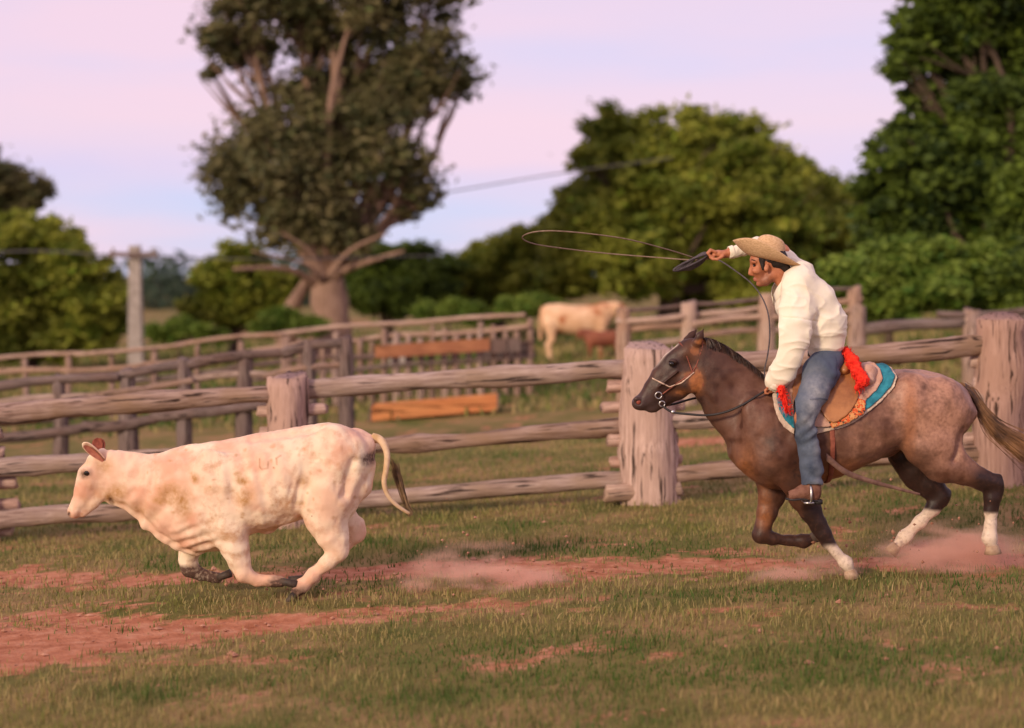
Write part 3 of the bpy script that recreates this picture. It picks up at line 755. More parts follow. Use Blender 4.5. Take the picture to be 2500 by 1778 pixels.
        for c in c8:
            for ax in range(3):
                if c[ax] == 0:
                    e = list(c); e[ax] = 1; e = tuple(e)
                    a, b = val[c], val[e]; x = (a < 0) != (b < 0)
                    t = np.where(x, a / np.where(x, a - b, 1), 0)
                    p = np.array(c, float)[None] + 0 * acc; p[:, ax] = t
                    acc += np.where(x[:, None], p, 0); num += x
        V = s.lo + (act + acc / num[:, None]) * h
        Q = []
        for ax, (u, v) in enumerate(((1, 2), (2, 0), (0, 1))):
            a = np.take(ins, range(0, ins.shape[ax] - 1), ax); b = np.take(ins, range(1, ins.shape[ax]), ax)
            e = np.argwhere(a != b)
            if not len(e): continue
            e = e[(e[:, u] > 0) & (e[:, v] > 0) & (e[:, u] < d.shape[u] - 1) & (e[:, v] < d.shape[v] - 1)]
            def g(du, dv):
                f = e.copy(); f[:, u] -= du; f[:, v] -= dv; return ids[f[:, 0], f[:, 1], f[:, 2]]
            q = np.stack([g(1, 1), g(0, 1), g(0, 0), g(1, 0)], 1)
            flip = ~a[e[:, 0], e[:, 1], e[:, 2]]
            q[flip] = q[flip][:, ::-1]; Q.append(q)
        Q = np.concatenate(Q); Q = Q[(Q >= 0).all(1)]
        return V, Q
def vnormals(V, Q):
    n = np.cross(V[Q[:, 2]] - V[Q[:, 0]], V[Q[:, 3]] - V[Q[:, 1]])
    N_ = np.zeros_like(V)
    for i in range(4): np.add.at(N_, Q[:, i], n)
    return N_ / (np.linalg.norm(N_, axis=1)[:, None] + 1e-12)
def relax(V, Q, it=2, f=0.5):
    for _ in range(it):
        s = np.zeros_like(V); c = np.zeros(len(V))
        for i in range(4):
            a, b = Q[:, i], Q[:, (i + 1) % 4]
            np.add.at(s, a, V[b]); np.add.at(s, b, V[a]); np.add.at(c, a, 1); np.add.at(c, b, 1)
        V = V + (s / np.maximum(c, 1)[:, None] - V) * f
    return V
def relief(V, Q, amps):
    N_ = vnormals(V, Q); o = 0
    for sc, am, st in amps: o = o + (vnoise3(V * np.array(st) * sc + 31.7) - 0.5) * 2 * am
    return V + N_ * o[:, None]
def pxof(V):
    """where points of the runners sit on the photograph (used to lay out coat markings)"""
    y = V[:, 1]; z = V[:, 2] - CAM_Z
    f = y * math.cos(PITCH) - z * math.sin(PITCH); u = y * math.sin(PITCH) + z * math.cos(PITCH)
    # seen straight from the side at the runners' own distance, so both flanks carry the marking
    f = 12.0 * math.cos(PITCH) - z * math.sin(PITCH); u = 12.0 * math.sin(PITCH) + z * math.cos(PITCH)
    return 1250 + F * V[:, 0] / f, 889 - F * u / f
def blob(px, py, cx, cy, rx, ry=None, soft=0.5):
    ry = ry or rx
    q = np.sqrt(((px - cx) / rx) ** 2 + ((py - cy) / ry) ** 2)
    return np.clip((1 + soft - q) / (2 * soft), 0, 1)
def stroke(px, py, pts, w):
    m = np.zeros_like(px)
    for (x0, y0), (x1, y1) in zip(pts[:-1], pts[1:]):
        dx, dy = x1 - x0, y1 - y0
        t = np.clip(((px - x0) * dx + (py - y0) * dy) / (dx * dx + dy * dy + 1e-9), 0, 1)
        m = np.maximum(m, np.clip(1.5 - np.hypot(px - x0 - t * dx, py - y0 - t * dy) / w, 0, 1))
    return m
def hoof(name, top, toe, r0, r1, mat, parent):
    """a hoof from the pastern end (top) to the sole; toe gives the way it points"""
    top, toe = np.array(top, float), np.array(toe, float)
    P = [top, top * 0.5 + toe * 0.5, toe]
    V, F_ = tube_geo(P, [r0, (r0 + r1) / 2, r1], 14)
    return emit(name, V, F_, mat, parent)
def strands(root_pts, paths, n, w0, w1, r, spread0, spread1, seg=10, flat=True, wave=0.0):
    """hair: ribbons that follow a guide path, fanned out towards the end"""
    G = np.asarray(paths, float); L_ = len(G); Vs = []; Fs = []; T_ = []
    k = 0
    for i in range(n):
        o0 = r.normal(0, 1, 3) * spread0; o1 = r.normal(0, 1, 3) * spread1
        t = np.linspace(0, 1, seg); end = 0.72 + 0.28 * r.random()
        gi = t * end * (L_ - 1); i0 = np.clip(gi.astype(int), 0, L_ - 2); f = (gi - i0)[:, None]
        P = G[i0] * (1 - f) + G[i0 + 1] * f
        P = P + o0 * (1 - t)[:, None] + o1 * (t ** 1.3)[:, None] + wave * np.sin(t * 9 + r.random() * 6)[:, None] * r.normal(0, 1, 3)
        d = r.normal(0, 1, 3); d[1] *= 0.4; d /= np.linalg.norm(d)
        w = (w0 + (w1 - w0) * t)[:, None]
        A, B_ = P - d * w, P + d * w
        Vs.append(np.stack([A, B_], 1).reshape(-1, 3))
        for s in range(seg - 1): Fs.append((k + 2 * s, k + 2 * s + 1, k + 2 * s + 3, k + 2 * s + 2))
        T_.append(np.full(seg * 2, r.random())); k += 2 * seg
    return np.concatenate(Vs), np.array(Fs), np.concatenate(T_)

m_cow = noise_mat("cream_calf_coat", (0.56, 0.31, 0.165), (0.88, 0.71, 0.52), 11, rough=0.7, bump=0.5, bscale=130, bdist=0.005, c3=(0.82, 0.54, 0.38), spec=0.25, sheen=0.0,
                  contrast=(0.28, 0.52), spots=(3.4, (0.70, 0.38, 0.25), 0.50, 0.68),
                  attrs=(("stain", (0.45, 0.24, 0.09)), ("pink", (0.70, 0.36, 0.26)), ("dark", (0.10, 0.055, 0.04)), ("mark", (0.36, 0.17, 0.09))))
m_hoof = noise_mat("dark_horn", (0.035, 0.025, 0.02), (0.09, 0.06, 0.045), 20, rough=0.6, bump=0.3, bscale=60)
m_hoofp = noise_mat("pale_horn", (0.30, 0.19, 0.12), (0.48, 0.33, 0.22), 20, rough=0.6, bump=0.3, bscale=60)
m_eye = new_mat("dark_wet_eye")
m_eye[4].inputs["Base Color"].default_value = (0.012, 0.008, 0.006, 1); m_eye[4].inputs["Roughness"].default_value = 0.08; m_eye = m_eye[0]
m_tuft = noise_mat("brown_tail_hair", (0.10, 0.06, 0.03), (0.28, 0.17, 0.08), 20, rough=0.7, bump=0.1)
def ball(c, r, n=14, sq=(1, 1, 1)):
    c = np.array(c, float); V = []; F_ = []
    for i in range(n // 2 + 1):
        a = PI * i / (n // 2)
        for j in range(n):
            b = 2 * PI * j / n; V.append(c + r * np.array((math.sin(a) * math.cos(b) * sq[0], math.sin(a) * math.sin(b) * sq[1], math.cos(a) * sq[2])))
    for i in range(n // 2):
        for j in range(n): F_.append((i * n + j, (i + 1) * n + j, (i + 1) * n + (j + 1) % n, i * n + (j + 1) % n))
    return np.array(V), F_

# ------------------------------------------------------------------ the calf
def build_calf():
    C = CZ; p, r = C.p, C.r
    g0 = p(1050, 1000); g = float(gz(g0[0], 12.0))
    root = empty("running_calf", (g0[0], 12.0, g), "cream white calf galloping with its tail arched, ahead of the horse", "calf")
    lo = p(120, 1180); hi = p(1960, 90)
    f = Field((lo[0] - .05, 11.60, lo[2] - .05), (hi[0] + .05, 12.42, hi[2] + .05), 0.0085)
    st = []
    for x, t, b, w in ((430, 272, 470, .075), (500, 281, 575, .09), (560, 290, 635, .105), (620, 293, 690, .125), (680, 282, 740, .15), (740, 262, 770, .175), (800, 246, 812, .195), (860, 238, 838, .21), (930, 228, 848, .222),
                       (1000, 216, 832, .235), (1080, 200, 780, .25), (1150, 185, 745, .26), (1230, 178, 722, .27), (1330, 159, 700, .27), (1430, 142, 668, .262), (1500, 132, 622, .25), (1570, 123, 590, .24),
                       (1630, 121, 560, .228), (1690, 135, 530, .205), (1750, 152, 500, .17), (1810, 164, 460, .13), (1855, 190, 400, .075)):
        q, q2 = p(x, t), p(x, b); st.append((q[0], q[2], q2[2], w))
    f.profile(st, 12.0, 0.03, ridge=0.30)
    # head
    f.chain([p(395, 370), p(325, 375), p(285, 420), p(250, 500), p(215, 570), p(192, 612)], [r(100), r(84), r(80), r(62), r(48), r(40)], sy=[.68, .72, .78, .75, .8, .9], k=.02)
    f.chain([p(350, 480), p(290, 560), p(232, 625)], [r(62), r(40), r(24)], sy=[.7, .7, .8], k=.015)
    f.ell(p(348, 470), (r(62), .055, r(78)), .02)
    f.ell(p(188, 618), (r(38), .044, r(38)), .012)
    for s in (-1, 1):
        f.ell(p(252, 388, s * .072), (r(30), .022, r(20)), .012)          # brow
        f.ell(p(254, 400, s * .092), (r(15), .012, r(11)), .006, sub=True)
        f.ell(p(163, 622, s * .026), (r(9), .012, r(7)), .006, sub=True)  # nostril
        f.ell(p(340, 285, s * .035), (r(24), .03, r(22)), .02)            # poll / horn bud
    f.cone(p(232, 640, -.05), p(385, 545, -.062), .006, .006, k=.006, sub=True)   # mouth line
    f.cone(p(232, 640, .05), p(385, 545, .062), .006, .006, k=.006, sub=True)
    f.chain([p(350, 440), p(440, 440), p(520, 470)], [r(88), r(112), r(125)], sy=[.5, .55, .6], k=.04)
    # dewlap folds
    f.chain([p(385, 565), p(450, 565), p(520, 600), p(600, 680), p(690, 745), p(780, 790), p(870, 835)], [r(16), r(26), r(30), r(34), r(36), r(36), r(28)], sy=.5, k=.03)
    # fore legs
    for dy, P_, R_ in ((-.125, [(960, 560), (1040, 700), (1075, 800), (1105, 890), (1138, 962), (1200, 998), (1290, 1003), (1335, 1003)], [150, 112, 82, 58, 48, 30, 27, 32]),
                       (.125, [(900, 640), (860, 740), (835, 820), (815, 880), (830, 930), (890, 965), (950, 978), (985, 985)], [130, 95, 60, 46, 46, 28, 26, 30])):
        f.chain([p(a, b, dy * (.75 if i == 0 else 1)) for i, (a, b) in enumerate(P_)], [r(v) for v in R_], sy=[.55, .75, .8, .85, .9, .9, .9, .9], k=.03)
    # hind legs
    for dy, P_, R_ in ((-.13, [(1640, 330), (1590, 520), (1590, 650), (1630, 760), (1662, 832), (1590, 905), (1515, 972), (1452, 1032), (1416, 1070)], [200, 165, 118, 82, 52, 38, 32, 34, 28]),
                       (.13, [(1640, 360), (1620, 520), (1650, 640), (1745, 700), (1765, 735), (1690, 810), (1600, 890), (1520, 960), (1480, 985)], [190, 150, 100, 62, 46, 34, 30, 32, 26])):
        f.chain([p(a, b, dy * (.8 if i == 0 else 1)) for i, (a, b) in enumerate(P_)], [r(v) for v in R_], sy=[.62, .68, .72, .8, .85, .9, .9, .9, .9], k=.035)
    f.chain([p(1830, 350, -.03), p(1790, 470, -.08), p(1700, 590, -.1)], [r(34), r(52), r(40)], sy=.8, k=.05)
    for s in (-1, 1):
        f.ell(p(1625, 178, s * .155), (.085, .04, .04), .035)               # hook bone
        f.ell(p(980, 420, s * .19), (.13, .045, .2), .07, rot=.35)       # shoulder
        f.ell(p(1810, 250, s * .07), (.06, .045, .05), .04)              # pin bone
        f.cone(p(1120, 250, s * .27), p(1050, 640, s * .30), .026, .03, k=.07, sub=True)   # hollow behind the shoulder
        f.cone(p(1500, 330, s * .30), p(1440, 560, s * .30), .045, .05, k=.09, sub=True)    # hollow of the flank
    for s in (-1, 1):
        f.cone(p(1180, 205, s * .10), p(1560, 150, s * .12), .02, .02, k=.05, sub=True)      # beside the spine
        f.cone(p(1650, 330, s * .20), p(1570, 560, s * .23), .03, .03, k=.05)                # thigh muscle
        f.cone(p(1740, 330, s * .225), p(1690, 520, s * .23), .012, .012, k=.06, sub=True)
        f.ell(p(1070, 700, s * .17), (.07, .03, .09), .04)                                   # elbow
    f.ell(p(1260, 712), (.05, .03, .03), .03)                            # sheath
    V, Q = f.mesh(); V = relax(V, Q, 2, .5)
    px, py = pxof(V); cx, cy = (px - 100) * 2.284, (py - 980) * 2.284
    V = relief(V, Q, [(9, .007, (1, 1, 1)), (16, .006, (1, 1, 1)), (40, .0026, (1, 1, .6))])
    # skin folds: neck and throat (running down and back), ribs, flank
    N_ = vnormals(V, Q)
    neck = np.clip(1 - np.abs(cx - 590) / 190, 0, 1) * np.clip((cy - 330) / 200, 0, 1)
    fold = np.sin((cx * .8 + cy * .45) / 15 + 2.2 * vnoise3(V * 9)) * .006 * neck
    rib = np.clip(1.2 - np.abs(cx - 1210) / 210, 0, 1) * np.clip((cy - 230) / 120, 0, 1) * np.clip((640 - cy) / 150, 0, 1)
    fold = fold + np.sin((cx - .22 * cy) / 13.5) * .006 * rib
    br = blob(cx, cy, 870, 770, 130, 90); fold = fold + np.sin((cx * .35 + cy) / 9 + 2.5 * vnoise3(V * 14)) * .006 * br
    fl = blob(cx, cy, 1470, 500, 60, 110); fold = fold + np.sin((cx * 1.1 + cy * .3) / 8) * .004 * fl
    V = V + N_ * fold[:, None]
    n3 = vnoise3(V * 14) * .6 + vnoise3(V * 33) * .4
    def nb(v, a=1.2): return np.clip(v * (.25 + 1.2 * a * n3) , 0, 1)
    stain = np.zeros(len(V))
    for a, b, rx, ry, w in ((760, 500, 75, 55, .8), (830, 545, 45, 80, .8), (700, 535, 55, 25, .7), (1150, 415, 38, 24, .9), (1170, 510, 48, 42, .75), (1030, 468, 90, 24, .4), (890, 410, 22, 26, .8), (1490, 420, 34, 36, .7),
                            (1130, 385, 22, 14, .8), (440, 500, 60, 40, .6), (560, 590, 50, 40, .5), (640, 620, 40, 60, .3), (390, 530, 30, 34, .8), (360, 360, 50, 40, .5), (1460, 545, 30, 12, .7), (1310, 700, 120, 16, .6),
                            (1060, 735, 50, 22, .5), (950, 715, 40, 20, .3), (330, 500, 45, 60, .35), (300, 440, 34, 40, .4), (240, 330, 40, 26, .45), (340, 420, 30, 50, .4), (260, 560, 30, 50, .25), (200, 640, 36, 20, .5), (430, 560, 60, 12, .7)):
        stain = np.maximum(stain, w * blob(cx, cy, a, b, rx, ry, .6))
    dark = np.zeros(len(V))
    for a, b, rx, ry, w in ((1842, 310, 42, 34, .9), (1800, 300, 34, 16, .5), (163, 625, 13, 13, .8), (240, 655, 18, 8, .5), (395, 555, 14, 30, .6)):
        dark = np.maximum(dark, w * blob(cx, cy, a, b, rx, ry, .5))
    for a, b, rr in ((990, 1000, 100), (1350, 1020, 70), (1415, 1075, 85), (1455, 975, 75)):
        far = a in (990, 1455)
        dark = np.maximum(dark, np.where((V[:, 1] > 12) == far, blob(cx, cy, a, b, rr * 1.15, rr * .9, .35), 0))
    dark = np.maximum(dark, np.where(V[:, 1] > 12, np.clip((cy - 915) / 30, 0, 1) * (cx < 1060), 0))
    e_ = blob(cx, cy, 256, 399, 34, 24, .5); dark = np.maximum(dark, .75 * e_)
    r_ = np.random.default_rng(4); 
    for _ in range(60):
        a, b = r_.uniform(520, 1780), r_.uniform(230, 640); stain = np.maximum(stain, r_.uniform(.25, .6) * blob(cx, cy, a, b, r_.uniform(4, 15), r_.uniform(4, 11), .6))
    pink = np.zeros(len(V))  # pink skin; patches along the back paint in the pinkish light on top
    for a, b, rx, ry, w in ((1750, 165, 90, 35, .6), (640, 310, 90, 22, .6), (1150, 210, 240, 45, .35), (700, 700, 60, 40, .5), (180, 640, 40, 24, .6), (1560, 360, 40, 40, .4), (880, 300, 120, 50, .35), (930, 760, 80, 60, .3),
                            (300, 420, 60, 60, .35), (1480, 220, 200, 60, .3), (1200, 240, 60, 40, .4), (1700, 190, 40, 80, .5)):
        pink = np.maximum(pink, w * blob(cx, cy, a, b, rx, ry, .7))
    mark = np.zeros(len(V))
    near_ = V[:, 1] < 12
    for pts in ([(1245, 305), (1248, 345), (1262, 357), (1290, 350)], [(1292, 350), (1294, 318)], [(1322, 346), (1326, 349)], [(1342, 330), (1338, 300), (1360, 286)]):
        mark = np.maximum(mark, stroke(cx, cy, pts, 5.0))
    mark = np.where(near_, mark * (.05 + .85 * n3), 0)
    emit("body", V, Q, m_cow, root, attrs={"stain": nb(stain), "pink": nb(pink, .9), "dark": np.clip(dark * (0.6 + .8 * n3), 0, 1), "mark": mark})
    for s in (-1, 1):
        emit("eye", *ball(p(256, 399, s * .079), .021), m_eye, root)
    # ears: cupped leaves
    def ear(base, tip, side, wid, m, mi):
        b, t = np.array(base), np.array(tip); ax = t - b
        sidev = np.array(side, float); nrm = np.cross(ax / np.linalg.norm(ax), sidev); nrm /= np.linalg.norm(nrm)
        if nrm[1] + .35 * nrm[0] > 0: nrm = -nrm
        for nm, mm, off, sc in (("ear", m, 0, 1.0), ("inner_ear", mi, .006, .72)):
            V = []; F_ = []; U, W_ = 12, 9
            for i in range(U):
                u = i / (U - 1); w = wid * sc * ((.42 + .58 * math.sin(min(1, u / .62) * PI / 2)) * max(0.04, 1 - max(0, (u - .62) / .385) ** 2.6) ** .5)
                for j in range(W_):
                    v = (j / (W_ - 1) * 2 - 1)
                    V.append(b + ax * (u * (1 if nm == "ear" else .93) + .03) + sidev * w * v + nrm * (-.35 * w * (1 - v * v) + off))
            for i in range(U - 1):
                for j in range(W_ - 1): F_.append((i * W_ + j, i * W_ + j + 1, (i + 1) * W_ + j + 1, (i + 1) * W_ + j))
            o = emit(nm, V, F_, mm, root)
            if nm == "ear":
                md = o.modifiers.new("thick", 'SOLIDIFY'); md.thickness = .008; md.offset = -1
    m_in = noise_mat("pink_ear_skin", (0.40, 0.13, 0.09), (0.58, 0.24, 0.17), 30, rough=0.7, bump=0.1)
    m_redear = noise_mat("red_brown_ear_hair", (0.16, 0.035, 0.02), (0.30, 0.08, 0.045), 30, rough=0.8, bump=0.3)
    ear(p(352, 335, -.065), p(238, 240, -.14), np.array((.62, -.42, .62)), .037, m_cow, m_in)
    ear(p(318, 300, .06), p(322, 208, .13), np.array((1, .0, -.1)), .042, m_redear, m_redear)
    # hooves
    for nm, a, b, r0, r1, dy in (("near fore", (1335, 1003), (1430, 1022), 32, 40, -.125), ("far fore", (985, 985), (1058, 958), 30, 40, .125), ("near hind", (1416, 1070), (1362, 1142), 32, 44, -.13), ("far hind", (1480, 985), (1385, 1000), 30, 42, .13)):
        for s in (-1, 1):
            hoof("hoof", p(a[0], a[1], dy + s * .013), p(b[0], b[1], dy + s * .022), r(r0) * .62, r(r1) * .6, m_hoof, root)
    # tail
    T_ = [p(1850, 205, 0), p(1885, 212, -.01), p(1912, 240, -.03), p(1930, 300, -.05), p(1924, 380, -.06), p(1913, 450, -.06), p(1930, 515, -.05), p(1975, 572, -.03), p(2035, 615, 0), p(2062, 628, .02)]
    P = spline(T_, 40); V, F_ = tube_geo(P, np.interp(np.linspace(0, 1, 40), [0, .1, .3, .7, 1], [.036, .03, .022, .015, .01]), 12)
    m_tail = noise_mat("tan_tail_coat", (0.50, 0.30, 0.13), (0.72, 0.52, 0.34), 9, rough=0.7, bump=0.2)
    emit("tail", V, F_, m_tail, root)
    r2 = np.random.default_rng(3)
    G = spline([p(2058, 626, .02), p(2040, 585, .03), p(2012, 500, .04), p(1985, 410, .05), p(1962, 330, .05)], 24)
    V, F_, t = strands(None, G, 240, .0030, .0014, r2, .009, .014, 12)
    tt = emit("tail_tuft", V, F_, m_tuft, root)
build_calf()
# ------------------------------------------------------------------ the horse
HC = 12.0
def horse_prims(f, detail=True):
    z2, z3, z4 = Z2, Z3, Z4
    st = []
    for x, t, b, w in ((1782, 1050, 1112, .08), (1800, 1000, 1140, .13), (1830, 945, 1168, .185), (1870, 925, 1190, .225), (1905, 920, 1198, .245), (1950, 927, 1192, .265), (2000, 932, 1178, .28), (2050, 929, 1163, .287),
                       (2100, 919, 1143, .287), (2150, 906, 1117, .28), (2200, 899, 1098, .278), (2250, 901, 1085, .275), (2300, 912, 1075, .26), (2340, 932, 1065, .22), (2364, 960, 1045, .165), (2377, 995, 1020, .09)):
        q, q2 = SS.p(x, t), SS.p(x, b); st.append((q[0], q[2], q2[2], w))
    f.profile(st, HC, 0.03, ridge=0.26)
    r2, r3, r4 = z2.r, z3.r, z4.r
    # neck
    f.chain([z2.p(655, 1030), z2.p(775, 1125), z2.p(890, 1240), z2.p(995, 1375), z2.p(1100, 1480)], [r2(158), r2(208), r2(236), r2(262), r2(300)], sy=[.5, .44, .42, .46, .52], k=.05)
    # head
    f.chain([z2.p(600, 1000), z2.p(500, 1090), z2.p(430, 1180), z2.p(345, 1270), z2.p(270, 1345), z2.p(225, 1378)], [r2(128), r2(134), r2(132), r2(106), r2(82), r2(70)], sy=[.62, .62, .56, .60, .72, .78], k=.025)
    f.chain([z2.p(610, 1180), z2.p(500, 1270), z2.p(400, 1340), z2.p(320, 1410)], [r2(112), r2(82), r2(60), r2(46)], sy=[.52, .6, .7, .8], k=.02)
    f.ell(z2.p(205, 1380), (r2(72), .056, r2(60)), .015)
    f.ell(z2.p(290, 1425), (r2(50), .036, r2(38)), .012)
    for s in (-1, 1):
        f.ell(z2.p(600, 1195, s * .05), (r2(100), .034, r2(112)), .02)
        f.ell(z2.p(462, 1052, s * .085), (r2(46), .022, r2(26)), .012)
        f.ell(z2.p(455, 1070, s * .100), (r2(24), .014, r2(16)), .006, sub=True)
        f.cone(z2.p(500, 1130, s * .083), z2.p(350, 1250, s * .068), .010, .008, k=.012)      # facial crest
        f.cone(z2.p(430, 1070, s * .10), z2.p(300, 1230, s * .085), .012, .018, k=.02, sub=True)
        f.ell(z2.p(190, 1368, s * .050), (r2(22), .016, r2(28)), .006, sub=True)
        f.ell(z2.p(175, 1345, s * .046), (r2(32), .012, r2(22)), .012)
    f.cone(z2.p(235, 1445, -.05), z2.p(350, 1400, -.055), .005, .005, k=.006, sub=True)
    f.cone(z2.p(235, 1445, .05), z2.p(350, 1400, .055), .005, .005, k=.006, sub=True)
    if not detail: return
    # ears
    for dy, b, t in ((-.055, (655, 905), (712, 785)), (.055, (580, 880), (655, 790))):
        f.cone(z2.p(b[0], b[1], dy), z2.p((b[0] + t[0]) / 2, (b[1] + t[1]) / 2, dy * 1.3), r2(34), r2(30), .7, .015)
        f.cone(z2.p((b[0] + t[0]) / 2, (b[1] + t[1]) / 2, dy * 1.3), z2.p(t[0], t[1], dy * 1.5), r2(30), r2(7), .6, .012)
        f.cone(z2.p(b[0] - 22, b[1] + 5, dy * 1.8), z2.p(t[0] - 15, t[1] + 25, dy * 1.95), r2(16), r2(8), .6, .008, sub=True)
    # fore legs
    f.chain([z3.p(640, 300, -.16), z3.p(715, 480, -.16), z3.p(750, 600, -.14), z3.p(800, 710, -.13), z3.p(850, 800, -.13), z3.p(888, 868, -.13), z3.p(915, 925, -.13), z3.p(975, 1000, -.13), z3.p(1045, 1070, -.13), z3.p(1068, 1118, -.13)],
            [r3(190), r3(130), r3(98), r3(74), r3(56), r3(54), r3(40), r3(33), r3(46), r3(36)], sy=[.42, .6, .7, .8, .85, .85, .9, .9, .9, .9], k=.03)
    f.chain([z3.p(560, 300, .15), z3.p(540, 480, .15), z3.p(525, 600, .14), z3.p(495, 720, .13), z3.p(465, 815, .13), z3.p(455, 872, .13), z3.p(530, 902, .13), z3.p(650, 915, .13), z3.p(745, 918, .13), z3.p(800, 900, .13)],
            [r3(170), r3(130), r3(92), r3(66), r3(50), r3(56), r3(40), r3(33), r3(44), r3(36)], sy=[.42, .6, .7, .8, .85, .85, .9, .9, .9, .9], k=.03)
    # hind legs
    f.chain([z3.p(1660, 40, -.14), z3.p(1640, 220, -.16), z3.p(1730, 350, -.15), z3.p(1870, 430, -.14), z3.p(1985, 488, -.13), z3.p(2078, 520, -.12), z3.p(2068, 610, -.12), z3.p(2056, 700, -.12), z3.p(2048, 810, -.12), z3.p(2045, 890, -.12), z3.p(2062, 945, -.12)],
            [r3(230), r3(200), r3(150), r3(92), r3(68), r3(58), r3(52), r3(42), r3(36), r3(48), r3(38)], sy=[.55, .55, .6, .72, .8, .85, .85, .9, .9, .9, .9], k=.04)
    f.chain([z3.p(1620, 100, .14), z3.p(1500, 300, .15), z3.p(1540, 430, .15), z3.p(1630, 530, .14), z3.p(1700, 605, .13), z3.p(1650, 690, .13), z3.p(1555, 790, .13), z3.p(1450, 890, .13), z3.p(1400, 945, .13)],
            [r3(220), r3(165), r3(120), r3(88), r3(62), r3(46), r3(37), r3(46), r3(36)], sy=[.55, .6, .65, .75, .85, .85, .9, .9, .9], k=.04)
    for dy, a, b in ((-.12, (2110, 470), (2118, 560)), (.13, (1755, 575), (1735, 660))):   # point of the hock, tendon
        f.cone(z3.p(a[0], a[1], dy), z3.p(b[0], b[1], dy), r3(24), r3(16), .8, .02)
    for s in (-1, 1):
        f.ell(SS.p(2225, 962, s * .17), (.14, .10, .14), .07)                  # croup and thigh masses
        f.ell(SS.p(2300, 985, s * .15), (.13, .09, .17), .07)
        f.ell(SS.p(2212, 935, s * .20), (.04, .04, .03), .04)                  # point of the hip
        f.ell(SS.p(1855, 1040, s * .165), (.11, .06, .20), .08, rot=.35)        # shoulder
        f.ell(SS.p(1905, 1120, s * .175), (.15, .055, .12), .09)                 # upper arm
        f.ell(SS.p(1815, 1110, s * .08), (.06, .06, .09), .05)                 # breast
        f.cone(SS.p(2172, 960, s * .30), SS.p(2195, 1080, s * .30), .015, .03, k=.06, sub=True)    # flank
        f.cone(SS.p(1880, 985, s * .27), SS.p(1945, 1110, s * .29), .012, .012, k=.05, sub=True)   # behind the shoulder
        f.cone(SS.p(1722, 965, s * .085), SS.p(1790, 1080, s * .13), .008, .012, k=.035, sub=True) # jugular groove
        f.cone(SS.p(2355, 1050, s * .20), SS.p(2330, 1120, s * .22), .01, .012, k=.05, sub=True)
    f.ell(SS.p(2165, 1095), (.06, .04, .05), .05)

m_horse = noise_mat("brown_roan_horse_coat", (0.036, 0.015, 0.010), (0.135, 0.060, 0.038), 10, rough=0.44, bump=0.4, bscale=130, bdist=0.004, c3=(0.085, 0.032, 0.019), spec=0.26,
                    attrs=(("roan", (0.42, 0.22, 0.15)), ("tan", (0.42, 0.15, 0.05)), ("dark", (0.028, 0.014, 0.012)), ("white", (0.70, 0.55, 0.43)), ("grey", (0.065, 0.040, 0.038))))
m_mane = noise_mat("dark_mane_hair", (0.02, 0.012, 0.012), (0.085, 0.045, 0.032), 25, rough=0.5, bump=0.1)
m_htail = noise_mat("brown_blond_tail_hair", (0.07, 0.035, 0.022), (0.34, 0.17, 0.075), 6, rough=0.5, bump=0.1)
m_black = plain("black_rein_leather", (0.03, 0.025, 0.025), 0.5)
m_pale = plain("pale_rawhide", (0.60, 0.42, 0.32), 0.7)
m_metal = new_mat("worn_metal"); m_metal[4].inputs["Base Color"].default_value = (0.55, 0.52, 0.5, 1); m_metal[4].inputs["Metallic"].default_value = 1; m_metal[4].inputs["Roughness"].default_value = 0.35; m_metal = m_metal[0]
